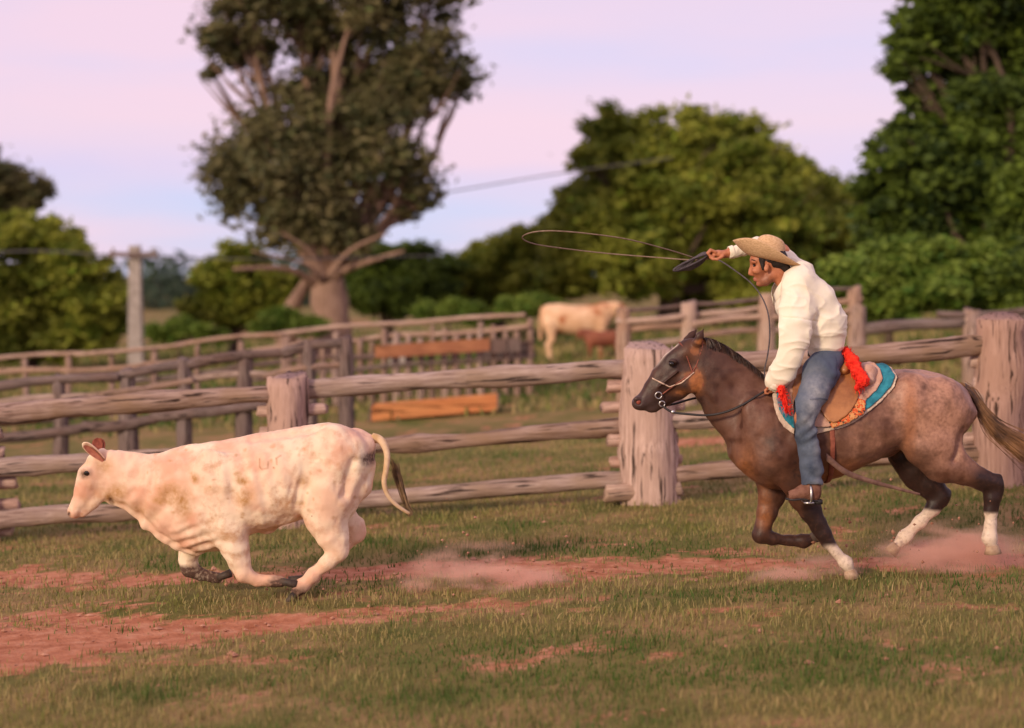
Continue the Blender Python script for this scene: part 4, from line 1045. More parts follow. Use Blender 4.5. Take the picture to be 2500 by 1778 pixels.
def build_horse():
    g0 = SS.p(2078, 1419); g = float(gz(g0[0], 11.87))
    root = empty("galloping_horse", (SS.p(2050, 900)[0], 12.0, g), "dark brown horse with roan rump and white socks galloping under the rider", "horse")
    lo = SS.p(1530, 1430); hi = SS.p(2470, 780)
    f = Field((lo[0] - .06, 11.56, lo[2] - .05), (hi[0] + .06, 12.44, hi[2] + .05), 0.0085)
    horse_prims(f)
    V, Q = f.mesh(); V = relax(V, Q, 2, .5)
    px, py = pxof(V); x3, y3 = (px - 1700) * 2.855, (py - 1000) * 2.855; x2, y2 = (px - 1500) * 3.2486, (py - 560) * 3.2486; x4, y4 = (px - 1800) * 3.2486, (py - 780) * 3.2486
    V = relief(V, Q, [(7, .008, (1, 1, 1)), (14, .005, (1, 1, 1)), (34, .002, (1, 1, .6))])
    N_ = vnormals(V, Q)
    rib = blob(px, py, 2080, 1060, 90, 80, .7); V = V + N_ * (np.sin((px - .28 * py) / 7.2) * .0018 * rib)[:, None]
    neckf = blob(px, py, 1770, 1010, 50, 90, .6); V = V + N_ * (np.sin((px * .8 - py * .5) / 6 + 2 * vnoise3(V * 7)) * .0022 * neckf)[:, None]
    n3 = vnoise3(V * 11) * .55 + vnoise3(V * 27) * .3 + vnoise3(V * 60) * .15
    roan = np.maximum.reduce([blob(px, py, 2265, 975, 120, 110, .45) * 1.0, .75 * blob(px, py, 2310, 1060, 70, 80, .6), .45 * blob(px, py, 2100, 1070, 90, 70, .7), .3 * blob(px, py, 1800, 1010, 90, 120, .8)])
    roan = np.clip(roan * (.25 + 1.3 * n3), 0, .95)
    dap = np.clip((vnoise3(V * 19) - .55) * 3.0, 0, 1); roan = np.clip(roan - dap * .25, 0, 1)
    tan = np.maximum.reduce([.9 * blob(x2, y2, 640, 1200, 55, 90, .6), .6 * blob(x2, y2, 690, 890, 60, 22, .5), .5 * blob(x2, y2, 600, 1150, 80, 30, .5), .4 * blob(px, py, 1810, 1160, 22, 60, .8), .5 * blob(px, py, 2050, 1150, 90, 26, .8),  # tan hair; the orange cheek patch is glow of light painted into the coat
                             .4 * blob(x3, y3, 490, 700, 40, 160, .6), .4 * blob(x2, y2, 620, 960, 60, 60, .6), .35 * blob(px, py, 2200, 1010, 14, 90, .6), .4 * blob(x2, y2, 560, 1290, 120, 30, .6)]) * (.5 + 1.2 * n3)
    near_ = V[:, 1] < 12
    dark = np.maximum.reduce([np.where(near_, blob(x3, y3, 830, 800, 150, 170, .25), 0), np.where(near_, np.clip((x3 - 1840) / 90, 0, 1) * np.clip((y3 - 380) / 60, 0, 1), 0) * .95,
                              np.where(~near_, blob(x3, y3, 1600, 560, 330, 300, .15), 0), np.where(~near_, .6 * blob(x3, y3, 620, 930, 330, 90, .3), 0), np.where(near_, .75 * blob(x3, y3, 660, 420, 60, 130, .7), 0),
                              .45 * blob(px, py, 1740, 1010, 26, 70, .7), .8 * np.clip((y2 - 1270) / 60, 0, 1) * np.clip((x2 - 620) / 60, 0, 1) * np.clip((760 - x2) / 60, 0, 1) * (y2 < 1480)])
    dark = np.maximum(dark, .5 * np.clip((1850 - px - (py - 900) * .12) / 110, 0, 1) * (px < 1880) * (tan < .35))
    crest_y = np.interp(px, [1728, 1777, 1839, 1880], [831, 855, 902, 938]); dark = np.maximum(dark, .85 * np.clip(1 - (py - crest_y) / 16, 0, 1) * (px > 1722) * (px < 1885))
    white = np.maximum.reduce([np.where(near_, stroke(x3, y3, [(935, 945), (1068, 1125)], 62), 0) * np.clip((y3 - 905) / 30, 0, 1), np.where(near_ & (x3 > 1900), np.clip((y3 - 690) / 25, 0, 1), 0),
                               np.where(~near_ & (x3 > 1200) & (x3 < 1750), np.clip((y3 - 700 + (1640 - x3) * .1) / 25, 0, 1), 0)])
    white = np.maximum(white, np.clip(1.3 - np.abs(V[:, 1] - 12) / .022, 0, 1) * (N_[:, 0] < -.3) * (x2 < 520) * np.clip((y2 - 900) / 30, 0, 1) * np.clip((1120 - y2) / 120, 0, 1) * (x2 + y2 < 1700))
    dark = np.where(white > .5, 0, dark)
    grey = np.maximum(.85 * blob(x2, y2, 230, 1390, 120, 90, .5), .35 * blob(x2, y2, 440, 1060, 90, 60, .6))
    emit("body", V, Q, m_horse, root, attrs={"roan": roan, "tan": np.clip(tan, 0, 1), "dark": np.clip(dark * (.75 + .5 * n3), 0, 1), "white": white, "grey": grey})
    for s in (-1, 1): emit("eye", *ball(Z2.p(455, 1068, s * .088), .019), m_eye, root)
    m_nos = noise_mat("red_nostril_lining", (0.16, 0.03, 0.02), (0.30, 0.07, 0.045), 30, rough=0.5, bump=0.1)
    for s in (-1, 1): emit("nostril", *ball(Z2.p(192, 1368, s * .041), .017, sq=(1, .45, 1.1)), m_nos, root)
    # hooves
    for a, b, r0, r1, dy in (((1068, 1118), (1085, 1178), 38, 58, -.13), ((800, 900), (868, 872), 36, 50, .13), ((2062, 945), (2068, 1005), 42, 60, -.12), ((1400, 945), (1350, 1000), 38, 52, .13)):
        hoof("hoof", Z3.p(a[0], a[1], dy), Z3.p(b[0], b[1], dy), Z3.r(r0), Z3.r(r1), m_hoofp if dy < 0 or a[0] > 1000 else m_hoof, root)
    # mane
    r = np.random.default_rng(8); Vs, Fs, k = [], [], 0
    crest = spline([Z2.p(690, 865), Z2.p(760, 880), Z2.p(850, 925), Z2.p(960, 1000), Z2.p(1070, 1085), Z2.p(1160, 1175), Z2.p(1200, 1225)], 60)
    G = []
    for i in range(620):
        t = r.random() * 58; c = crest[int(t)] * (1 - t % 1) + crest[int(t) + 1] * (t % 1)
        side = -1 if r.random() < .72 else 1
        ln = r.uniform(.05, .11); back = r.uniform(.3, 1.1)
        P = [c + (0, side * .004, -.012), c + np.array((.02 * back, side * .022, .008)), c + np.array((.045 * back, side * .05, -.25 * ln)), c + np.array((.06 * back, side * .062, -ln * .9))]
        P = spline(P, 6); w = np.linspace(.0032, .0009, 6)[:, None]; d = r.normal(0, 1, 3); d /= np.linalg.norm(d)
        Vs.append(np.stack([P - d * w, P + d * w], 1).reshape(-1, 3))
        for s in range(5): Fs.append((k + 2 * s, k + 2 * s + 1, k + 2 * s + 3, k + 2 * s + 2))
        k += 12
    emit("mane", np.concatenate(Vs), np.array(Fs), m_mane, root)
    # tail: dock and streaming hair
    G = spline([SS.p(2350, 948), SS.p(2372, 962, .0), SS.p(2398, 1005), SS.p(2432, 1048), SS.p(2480, 1082), SS.p(2540, 1125), SS.p(2610, 1190)], 40)
    V, F_ = tube_geo(G[:20], np.linspace(.040, .02, 20), 10); emit("dock", V, F_, m_mane, root)
    V, F_, t = strands(None, G, 900, .0032, .0016, r, .013, .042, 14, wave=.006)
    emit("tail", V, F_, m_htail, root)
    return root
build_horse()

# ------------------------------------------------------------------ tack: skins laid over the horse's own surface
def seg_dist(X, Z, pts):
    d = np.full(np.broadcast(X, Z).shape, 1e3)
    for a, b in zip(pts[:-1], pts[1:]):
        bx, bz = b[0] - a[0], b[1] - a[1]
        t = np.clip(((X - a[0]) * bx + (Z - a[1]) * bz) / (bx * bx + bz * bz + 1e-12), 0, 1)
        d = np.minimum(d, np.hypot(X - a[0] - t * bx, Z - a[1] - t * bz))
    return d
def poly_dist(X, Z, pts):
    d = seg_dist(X, Z, pts + [pts[0]]); ins = np.zeros(d.shape, bool)
    for a, b in zip(pts, pts[1:] + [pts[0]]):
        c = (a[1] > Z) != (b[1] > Z)
        ins ^= c & (X < (b[0] - a[0]) * (Z - a[1]) / (b[1] - a[1] + 1e-12) + a[0])
    return np.where(ins, -d, d)
def xz(view, pts): return [(float(view.p(*q)[0]), float(view.p(*q)[2])) for q in pts]
def skin(base, off, th, area2d, mat, name, parent, side=0, rnd=None, bump=0.0, attrs=None, round_k=.006):
    g = Field.__new__(Field); g.lo, g.h, g.n, g.ax = base.lo, base.h, base.n, base.ax
    X = base.ax[0][:, None]; Z = base.ax[2][None, :]
    a = area2d(X, Z)[:, None, :]
    d1 = np.abs(base.d - off) - th / 2
    k = round_k; h = np.clip(.5 + .5 * (d1 - a) / k, 0, 1)
    d = a * (1 - h) + d1 * h + k * h * (1 - h)
    if side: d = np.maximum(d, side * (base.ax[1][None, :, None] - 12.0) * -1)
    g.d = d.astype(np.float32)
    V, Q = g.mesh(); V = relax(V, Q, 1, .5)
    if bump: V = relief(V, Q, [(60, bump, (1, 1, 1))])
    return emit(name, V, Q, mat, parent, attrs=attrs(V) if attrs else None)
m_pad = noise_mat("cream_saddle_pad", (0.50, 0.36, 0.28), (0.70, 0.54, 0.42), 25, rough=0.95, bump=0.8, bscale=140, bdist=0.006)
m_teal = noise_mat("teal_blanket", (0.012, 0.11, 0.16), (0.035, 0.26, 0.34), 14, rough=0.95, bump=0.6, bscale=160, bdist=0.004)
m_skirt = noise_mat("pinkish_leather_skirt", (0.42, 0.22, 0.15), (0.58, 0.36, 0.27), 12, rough=0.6, bump=0.3, bscale=60)
m_flap = noise_mat("brown_saddle_leather", (0.24, 0.085, 0.025), (0.42, 0.17, 0.055), 7, rough=0.42, bump=0.25, bscale=50, spec=0.5)
m_woven = noise_mat("woven_orange_band", (0.60, 0.08, 0.02), (0.65, 0.32, 0.12), 42, rough=0.9, bump=0.6, bscale=120, contrast=(.45, .55), spots=(55, (0.05, 0.04, 0.03), .56, .62))
m_red = noise_mat("bright_red_fleece", (0.65, 0.012, 0.008), (0.95, 0.05, 0.02), 40, rough=0.95, bump=0.8, bscale=90, bdist=0.01)
m_strap = noise_mat("red_brown_strap", (0.16, 0.04, 0.025), (0.30, 0.09, 0.055), 16, rough=0.6, bump=0.3)
def build_tack():
    root = empty("saddle", Z4.p(700, 450), "brown leather saddle with teal blanket, cream pad and red fleece tassels on the horse's back", "saddle")
    lo = Z4.p(180, 980); hi = Z4.p(1290, 180)
    b = Field((lo[0], 11.60, lo[2]), (hi[0], 12.40, hi[2]), .0072); horse_prims(b)
    pad = xz(Z4, [(1212, 380), (1218, 440), (1185, 520), (1100, 612), (1000, 692), (860, 790), (760, 835), (640, 862), (540, 890), (440, 905), (380, 870), (325, 830), (288, 780), (260, 700), (248, 620), (252, 560), (290, 490), (360, 330), (700, 200), (1000, 240), (1150, 330)])
    teal = xz(Z4, [(1190, 370), (1200, 430), (1162, 510), (1085, 592), (1000, 662), (900, 728), (800, 775), (640, 815), (440, 860), (385, 830), (330, 775), (290, 700), (275, 620), (280, 560), (320, 480), (400, 250), (700, 200), (1000, 240), (1130, 320)])
    skirt = xz(Z4, [(1105, 380), (1112, 455), (1050, 540), (960, 615), (935, 720), (820, 775), (650, 825), (430, 830), (400, 760), (335, 650), (300, 560), (330, 480), (420, 200), (1000, 240)])
    woven = xz(Z4, [(655, 780), (760, 728), (850, 645), (895, 600), (955, 620), (940, 715), (820, 785), (680, 835)])
    skin(b, .010, .018, lambda X, Z: poly_dist(X, Z, pad), m_pad, "saddle_pad", root, bump=.003)
    skin(b, .026, .014, lambda X, Z: poly_dist(X, Z, teal), m_teal, "blanket", root, bump=.002)
    skin(b, .040, .012, lambda X, Z: poly_dist(X, Z, skirt), m_skirt, "skirt", root)
    for s_ in (-1, 1): skin(b, .048, .010, lambda X, Z: poly_dist(X, Z, woven), m_woven, "woven_band", root, side=s_, bump=.003)
    flap = xz(Z4, [(870, 320), (905, 370), (925, 440), (922, 510), (905, 580), (872, 645), (830, 700), (785, 745), (730, 778), (690, 790), (655, 780), (630, 750), (600, 700), (560, 650), (520, 640), (470, 690), (430, 715), (400, 680), (390, 600), (400, 510), (440, 430), (540, 390), (620, 250), (800, 240)])
    skin(b, .058, .012, lambda X, Z: poly_dist(X, Z, flap), m_flap, "flap", root)
    # seat, pommel and cantle
    f = Field(Z4.p(380, 560) - (0, .3, 0), Z4.p(1160, 180) + (0, .3, 0), .0075)
    f.chain([Z4.p(470, 410), Z4.p(560, 445), Z4.p(700, 450), Z4.p(820, 390), Z4.p(885, 300)], [Z4.r(45), Z4.r(60), Z4.r(75), Z4.r(62), Z4.r(34)], sy=[1.6, 2.0, 2.3, 2.8, 4.0], k=.03)
    V, Q = f.mesh(); emit("seat", V, Q, m_flap, root)
    f = Field(Z4.p(900, 560) - (0, .3, 0), Z4.p(1200, 250) + (0, .3, 0), .0075)
    for s in (-1, 1):
        f.chain([Z4.p(1010, 400, s * .02), Z4.p(1040, 425, s * .13), Z4.p(1040, 480, s * .2)], [Z4.r(56), Z4.r(62), Z4.r(50)], k=.03)
    V, Q = f.mesh(); emit("roll", V, Q, m_skirt, root)
    f = Field(Z4.p(760, 640) - (0, .36, 0), Z4.p(1110, 180) + (0, .36, 0), .0075)
    for s in (-1, 1):
        f.chain([Z4.p(862, 262, 0), Z4.p(870, 275, s * .10), Z4.p(910, 340, s * .17), Z4.p(955, 430, s * .22), Z4.p(1000, 500, s * .26), Z4.p(950, 545, s * .29)], [Z4.r(36), Z4.r(38), Z4.r(38), Z4.r(42), Z4.r(44), Z4.r(28)], k=.02)
    V, Q = f.mesh(); V = relief(V, Q, [(24, .02, (1, 1, 1)), (70, .009, (1, 1, 1))]); emit("fleece", V, Q, m_red, root)
    r = np.random.default_rng(2); Vs, Fs, k = [], [], 0
    for s in (-1, 1):
        path = spline([Z4.p(862, 262, 0), Z4.p(870, 275, s * .10), Z4.p(910, 340, s * .17), Z4.p(955, 430, s * .22), Z4.p(1000, 500, s * .26), Z4.p(950, 545, s * .29)], 40)
        path2 = spline([Z4.p(345, 545, s * .25), Z4.p(370, 620, s * .29), Z4.p(392, 740, s * .31)], 24)
        for i in range(420):
            P0 = path[r.integers(0, 40)] if i < 280 else path2[r.integers(0, 24)]
            d = r.normal(0, 1, 3); d[1] = s * abs(d[1]) * 1.2; d /= np.linalg.norm(d); e = P0 + d * r.uniform(.03, .055); e2 = e + (0, 0, -.022)
            w = r.normal(0, 1, 3); w *= .0024 / np.linalg.norm(w)
            Vs.append(np.array([P0 - w, P0 + w, e - w, e + w, e2])); Fs += [(k, k + 1, k + 3), (k, k + 3, k + 2), (k + 2, k + 3, k + 4)]; k += 5
    emit("tassels", np.concatenate(Vs), np.array(Fs), m_red, root)
    f = Field(Z4.p(250, 800) - (0, .4, 0), Z4.p(500, 460) + (0, .4, 0), .0075)
    for s in (-1, 1): f.chain([Z4.p(345, 545, s * .25), Z4.p(370, 620, s * .285), Z4.p(392, 740, s * .30)], [Z4.r(26), Z4.r(26), Z4.r(15)], k=.02)
    V, Q = f.mesh(); V = relief(V, Q, [(24, .016, (1, 1, 1)), (70, .006, (1, 1, 1))]); emit("fleece", V, Q, m_red, root)
    # girth round the belly
    lo = Z3.p(800, 620); hi = Z3.p(1000, 60)
    gb = Field((lo[0], 11.60, lo[2]), (hi[0], 12.40, hi[2]), .0072); horse_prims(gb)
    gl = xz(Z3, [(893, 60), (900, 300), (905, 600)])
    skin(gb, .007, .013, lambda X, Z: seg_dist(X, Z, gl) - Z3.r(19), m_strap, "girth", root)
    P = spline([Z3.p(905, 330, -.31), Z3.p(1040, 435, -.32), Z3.p(1200, 495, -.30), Z3.p(1380, 545, -.27), Z3.p(1560, 592, -.24)], 30)
    w = np.interp(np.linspace(0, 1, 30), [0, .3, 1], [.026, .02, .008])
    V = np.stack([P + np.stack([0 * w, 0 * w - .004, w], 1), P + np.stack([0 * w, 0 * w + .004, w], 1), P - np.stack([0 * w, 0 * w - .004, w], 1), P - np.stack([0 * w, 0 * w + .004, w], 1)], 1).reshape(-1, 3)
    F_ = [(4 * i + a, 4 * i + (a + 1) % 4, 4 * i + 4 + (a + 1) % 4, 4 * i + 4 + a) for i in range(29) for a in range(4)] + [(3, 2, 1, 0), (116, 117, 118, 119)]
    emit("loose_strap", V, F_, noise_mat("worn_brown_strap", (0.10, 0.05, 0.04), (0.22, 0.12, 0.09), 16, rough=0.8, bump=0.3), root)
    for s in (-1, 1):     # stirrup leather and stirrup
        P = spline([Z4.p(620, 560, s * .33), Z4.p(600, 800, s * .345), Z4.p(618, 1100, s * .335), Z4.p(610, 1290, s * .36)], 20)
        emit("stirrup_leather", *tube_geo(P, .012, 6), m_strap, root)
        c = Z4.p(560, 1395, s * .375); A = []
        for t in np.linspace(-.15 * PI, 1.15 * PI, 18): A.append(c + np.array((.012, math.cos(t) * .062, math.sin(t) * .085)))
        emit("stirrup", *tube_geo(A, .008, 7), m_metal, root)
        emit("stirrup_tread", *box_geo(c + (.0, 0, -.045), np.array((.032, 0, 0)), np.array((0, .06, 0)), np.array((0, 0, .006))), m_metal, root)
    # bridle
    br = empty("bridle", Z2.p(450, 1200), "thin leather bridle with pale noseband, metal bit and black reins on the brown horse", "bridle")
    lo = Z2.p(230, 1520); hi = Z2.p(860, 820)
    h = Field((lo[0], 11.82, lo[2]), (hi[0], 12.18, hi[2]), .005); horse_prims(h, False)
    def sp(pts, w, off, th, m, nm): skin(h, off, th, lambda X, Z, q=xz(Z2, pts): seg_dist(X, Z, q) - w, m, nm, br, round_k=.003)
    sp([(700, 850), (690, 930), (640, 1080), (610, 1130), (365, 1310)], .006, .004, .008, m_strap, "cheek_strap")
    sp([(620, 1130), (520, 1215), (430, 1245), (300, 1180)], .006, .004, .008, m_pale, "noseband")
    sp([(610, 1130), (540, 930), (500, 880)], .006, .004, .008, m_strap, "browband")
    sp([(640, 1080), (700, 1190), (690, 1300)], .005, .004, .007, m_strap, "throat_lash")
    for s in (-1, 1):
        for cx_, cy_, rr in ((350, 1318, 26), (378, 1385, 22)):
            c = Z2.p(cx_, cy_, s * .073); A = [c + np.array((math.cos(t), s * -.0, math.sin(t))) * Z2.r(rr) for t in np.linspace(0, 2 * PI, 16)]
            emit("bit_ring", *tube_geo(A, .0045, 6), m_metal, br)
    P = spline([Z2.p(378, 1400, -.075), Z2.p(460, 1450, -.095), Z2.p(600, 1468, -.12), Z2.p(740, 1475, -.14), Z2.p(880, 1450, -.165), Z2.p(1020, 1390, -.185), Z2.p(1150, 1310, -.18), Z2.p(1235, 1265, -.165)], 40)
    emit("rein", *tube_geo(P, .008, 7), m_black, br)
    P = spline([Z2.p(378, 1400, .075), Z2.p(480, 1385, .10), Z2.p(650, 1338, .12), Z2.p(850, 1330, .15), Z2.p(1050, 1290, .12), Z2.p(1200, 1240, -.02), Z2.p(1240, 1260, -.15)], 40)
    emit("rein", *tube_geo(P, .008, 7), m_black, br)
    emit("buckle", *ball(Z2.p(465, 1450, -.098), .014, sq=(1, .5, 1)), m_metal, br)
build_tack()

# ------------------------------------------------------------------ the rider
m_skin = noise_mat("sunburnt_skin", (0.36, 0.115, 0.05), (0.52, 0.20, 0.10), 18, rough=0.5, bump=0.15, bscale=150, bdist=0.001, spec=0.4,
                   attrs=(("stubble", (0.22, 0.085, 0.05)), ("lip", (0.40, 0.13, 0.09))))
m_shirt = noise_mat("cream_white_cotton", (0.80, 0.70, 0.55), (0.88, 0.80, 0.66), 6, rough=0.9, bump=0.4, bscale=60, bdist=0.002, spec=0.1, c3=(0.82, 0.72, 0.57))
m_jeans = noise_mat("faded_blue_denim", (0.035, 0.047, 0.075), (0.13, 0.155, 0.20), 8, rough=0.9, bump=0.5, bscale=40, bdist=0.004, c3=(0.085, 0.105, 0.15), spec=0.15, attrs=(("worn", (0.34, 0.34, 0.36)), ("seam", (0.03, 0.04, 0.07))))
m_boot = noise_mat("dusty_brown_boot", (0.13, 0.05, 0.03), (0.27, 0.13, 0.085), 12, rough=0.7, bump=0.4, bscale=50)
m_straw = noise_mat("straw_hat_weave", (0.48, 0.29, 0.15), (0.70, 0.47, 0.28), 60, stretch=(1, 1, 3), rough=0.85, bump=0.5, bscale=170, bdist=0.002)
m_hair = noise_mat("black_hair", (0.010, 0.007, 0.006), (0.03, 0.02, 0.016), 40, rough=0.6, bump=0.6, bscale=120, bdist=0.004)
def build_rider():
    z2, z4 = Z2, Z4; r2, r4 = z2.r, z4.r; p, q = z2.p, z4.p
    root = empty("person", q(690, 420), "rider in cream shirt, faded jeans and curled straw hat leaning forward with one arm raised", "person")
    # one continuous body
    lo = p(640, 1900); hi = p(1920, 20)
    lo = np.minimum(lo, q(340, 1450)); hi = np.maximum(hi, p(1900, 20))
    f = Field((lo[0] - .03, 11.55, lo[2] - .03), (hi[0] + .03, 12.48, hi[2] + .03), .0062)
    f.chain([q(690, 330), p(1640, 800), p(1530, 600), p(1450, 440)], [r2(120), r2(110), r2(125), r2(105)], sy=[1.4, 1.35, 1.4, 1.5], k=.04)
    f.chain([p(1440, 470), p(1360, 420), p(1290, 345), p(1255, 300)], [r2(80), r2(68), r2(64), r2(70)], sy=[1.0, .95, .92, .9], k=.02)
    # head
    f.ell(p(1225, 235), (r2(112), .078, r2(105)), .02, rot=.2)
    f.chain([p(1135, 245), p(1140, 320), p(1160, 390)], [r2(62), r2(56), r2(40)], sy=[1.05, 1.05, .95], k=.018)
    f.chain([p(1235, 370), p(1195, 410), p(1165, 425)], [r2(52), r2(38), r2(28)], sy=[1.35, 1.2, 1.0], k=.018)
    f.chain([p(1092, 275), p(1080, 320), p(1074, 352)], [r2(10), r2(12), r2(15)], sy=[1, 1, 1.1], k=.010)
    f.ell(p(1095, 362), (r2(16), .017, r2(11)), .008)
    f.ell(p(1115, 392), (r2(18), .024, r2(8)), .006); f.ell(p(1120, 406), (r2(18), .022, r2(8)), .006)
    f.ell(p(1150, 435), (r2(26), .024, r2(20)), .010)
    for s in (-1, 1):
        f.ell(p(1112, 285, s * .034), (r2(16), .014, r2(12)), .008, sub=True)
        f.chain([p(1092, 262, s * .012), p(1096, 256, s * .035), p(1120, 262, s * .058)], [r2(9), r2(10), r2(8)], k=.008)
        f.ell(p(1125, 330, s * .045), (r2(32), .02, r2(24)), .014)
        f.ell(p(1207, 305, s * .080), (r2(20), .012, r2(34)), .006, rot=-.2)
        f.ell(p(1204, 303, s * .092), (r2(10), .007, r2(20)), .003, rot=-.2, sub=True)
    # arms (inside the sleeves) and hands
    f.chain([p(1440, 520, -.18), p(1425, 860, -.27), p(1290, 1190, -.20), p(1262, 1240, -.175)], [r2(60), r2(50), r2(34), r2(30)], k=.02)
    f.chain([p(1470, 320, .17), p(1330, 170, .28), p(1130, 130, .34), p(930, 180, .31), p(905, 190, .308)], [r2(56), r2(52), r2(46), r2(35), r2(34)], k=.02)
    # near hand closed on the rein
    W_ = p(1262, 1240, -.175)
    f.ell(p(1240, 1268, -.17), (r2(40), .018, r2(34)), .01)
    for i in range(4):
        o = -.17 + (-.030 + .020 * i) * .9
        f.chain([p(1222, 1262, o), p(1196, 1278, o), p(1198, 1302, o), p(1222, 1304, o)], [r2(10.5), r2(10), r2(9), r2(8)], k=.003)
    f.chain([p(1256, 1262, -.20), p(1236, 1250, -.215), p(1212, 1256, -.21)], [r2(13), r2(11), r2(9)], k=.005)
    # raised hand gripping the lasso
    f.chain([p(905, 190, .308), p(868, 198, .305), p(825, 195, .30), p(795, 188, .30)], [r2(33), r2(31), r2(30), r2(22)], sy=[1, 1.1, 1.35, 1.7], k=.01)
    for i in range(4):
        o = .30 + (-.033 + .022 * i); dx = (6, 0, -2, 8)[i]; ty = (-4, -6, 0, 8)[i]
        f.chain([p(806, 184 + ty * .4, o), p(762 + dx, 170 + ty, o), p(738 + dx, 196 + ty, o), p(756 + dx, 218 + ty * .5, o), p(782 + dx, 216, o)], [r2(13), r2(13), r2(12.5), r2(11.5), r2(10)], k=.003)
    f.ell(p(795, 200, .30), (r2(34), .034, r2(22)), .008)
    f.chain([p(862, 214, .262), p(820, 238, .252), p(782, 236, .258), p(758, 226, .268)], [r2(15), r2(13), r2(12), r2(9)], k=.006)
    # legs and feet (inside jeans and boots)
    for s in (-1, 1):
        f.chain([q(690, 350, s * .10), q(600, 580, s * .27), q(515, 780, s * .35), q(560, 1000, s * .35), q(590, 1290, s * .365), q(590, 1345, s * .37), q(450, 1385, s * .38)], [r4(95), r4(72), r4(56), r4(50), r4(34), r4(32), r4(24)], k=.03)
    V, Q = f.mesh(); V = relax(V, Q, 1, .4)
    px, py = pxof(V); x2, y2 = (px - 1500) * 3.2486, (py - 560) * 3.2486
    st = np.maximum(blob(x2, y2, 1190, 410, 60, 50, .6) * .8, blob(x2, y2, 1120, 385, 40, 12, .5) * .5) * (x2 < 1300)
    emit("body", V, Q, m_skin, root, attrs={"stubble": st * (V[:, 2] > p(0, 470)[2]), "lip": blob(x2, y2, 1112, 399, 20, 12, .5) * (y2 < 430)})
    for s in (-1, 1):
        emit("eye", *ball(p(1108, 288, s * .033), .0085), m_eye, root)
        P = spline([p(1086, 250, s * .016), p(1092, 243, s * .036), p(1118, 250, s * .060)], 10); emit("eyebrow", *tube_geo(P, np.array([.003, .004, .004, .0045, .0045, .0045, .004, .004, .003, .002]), 6), m_hair, root)
    # hair
    h = Field(p(1080, 440) - (0, .13, 0), p(1440, 120) + (0, .13, 0), .0055)
    h.ell(p(1250, 225), (r2(118), .086, r2(104)), .02, rot=.25)
    h.chain([p(1300, 260), p(1350, 320), p(1375, 355)], [r2(70), r2(44), r2(22)], sy=[1.1, 1.1, 1.2], k=.03)
    h.ell(p(1130, 350), (r2(95), .2, r2(110)), .02, sub=True)
    h.ell(p(1210, 335), (r2(30), .2, r2(62)), .015, sub=True)
    for s in (-1, 1): h.cone(p(1170, 235, s * .066), p(1178, 318, s * .068), r2(26), r2(12), .5, .01)
    V, Q = h.mesh(); V = relief(V, Q, [(60, .003, (1, 1, 1))]); emit("hair", V, Q, m_hair, root)
    # shirt
    lo = p(850, 1320); hi = p(1880, 30)
    f = Field((lo[0], 11.56, lo[2]), (hi[0], 12.50, hi[2]), .0068)
    for s in (-.075, .075):
        f.chain([p(1662, 950, s), p(1672, 880, s), p(1640, 750, s), p(1545, 580, s), p(1465, 440, s * 1.2)], [r2(120), r2(142), r2(195), r2(196), r2(140)], sy=[.85, .8, .75, .75, .85], k=.04)
    f.chain([p(1460, 435, -.12), p(1490, 350, .0), p(1480, 330, .16)], [r2(118), r2(84), r2(78)], k=.05)
    f.ell(p(1395, 590, -.04), (r2(125), .14, r2(130)), .05)
    f.chain([p(1450, 500, -.16), p(1440, 640, -.215), p(1435, 800, -.262), p(1428, 880, -.272)], [r2(112), r2(122), r2(116), r2(106)], sy=[.6, .58, .56, .58], k=.05)
    f.chain([p(1428, 880, -.272), p(1385, 1020, -.262), p(1335, 1120, -.235), p(1285, 1195, -.205)], [r2(106), r2(92), r2(94), r2(88)], sy=[.6, .66, .68, .62], k=.03)
    f.cone(p(1285, 1195, -.2), p(1265, 1232, -.185), r2(90), r2(72), .55, .02)
    f.chain([p(1485, 320, .16), p(1370, 235, .25), p(1250, 160, .31), p(1130, 125, .345), p(1030, 150, .335), p(950, 178, .315)], [r2(76), r2(66), r2(60), r2(54), r2(52), r2(48)], k=.04)
    f.cone(p(950, 178, .315), p(915, 184, .31), r2(52), r2(49), 1, .01)
    # open the cuffs and the neck
    f.cone(p(1255, 1250, -.18), p(1225, 1300, -.16), r2(60), r2(80), .5, .012, sub=True)
    f.cone(p(905, 186, .309), p(870, 190, .306), r2(42), r2(44), 1, .008, sub=True)
    f.chain([p(1300, 330), p(1380, 420), ], [r2(10), r2(10)], k=.01)
    f.cone(p(1240, 330), p(1345, 415), r2(120), r2(74), .9, .02, sub=True)
    V, Q = f.mesh(); V = relax(V, Q, 2, .5)
    px, py = pxof(V); x2, y2 = (px - 1500) * 3.2486, (py - 560) * 3.2486; N_ = vnormals(V, Q)
    n_ = vnoise3(V * 7); n2_ = vnoise3(V * 16 + 9)
    w = blob(x2, y2, 1680, 890, 190, 110, .6); rg = lambda ph: (1 - np.abs(np.sin(ph))) ** 1.5
    o = rg((y2 - .15 * x2) / 34 + 4 * n_) * .011 * w
    nearv = V[:, 1] < 11.86
    w = np.where(nearv, blob(x2, y2, 1430, 870, 170, 130, .6), 0); o += rg((y2 * .9 + x2 * .5) / 40 + 9 * n_) * .007 * w
    w = np.where(nearv, blob(x2, y2, 1300, 1150, 130, 110, .6), 0); o += rg((y2 * .8 - x2 * .5) / 34 + 8 * n_) * .007 * w
    w = blob(x2, y2, 1500, 560, 200, 160, .7); o += rg((x2 - .55 * y2) / 55 + 5 * n_) * .009 * w
    w = np.where(V[:, 1] > 12.15, .8, 0); o += rg((x2 + .4 * y2) / 34 + 8 * n_) * .006 * w
    w = blob(x2, y2, 1660, 640, 130, 160, .6); o += rg((x2 * .8 + .6 * y2) / 60 + 6 * n_) * .010 * w
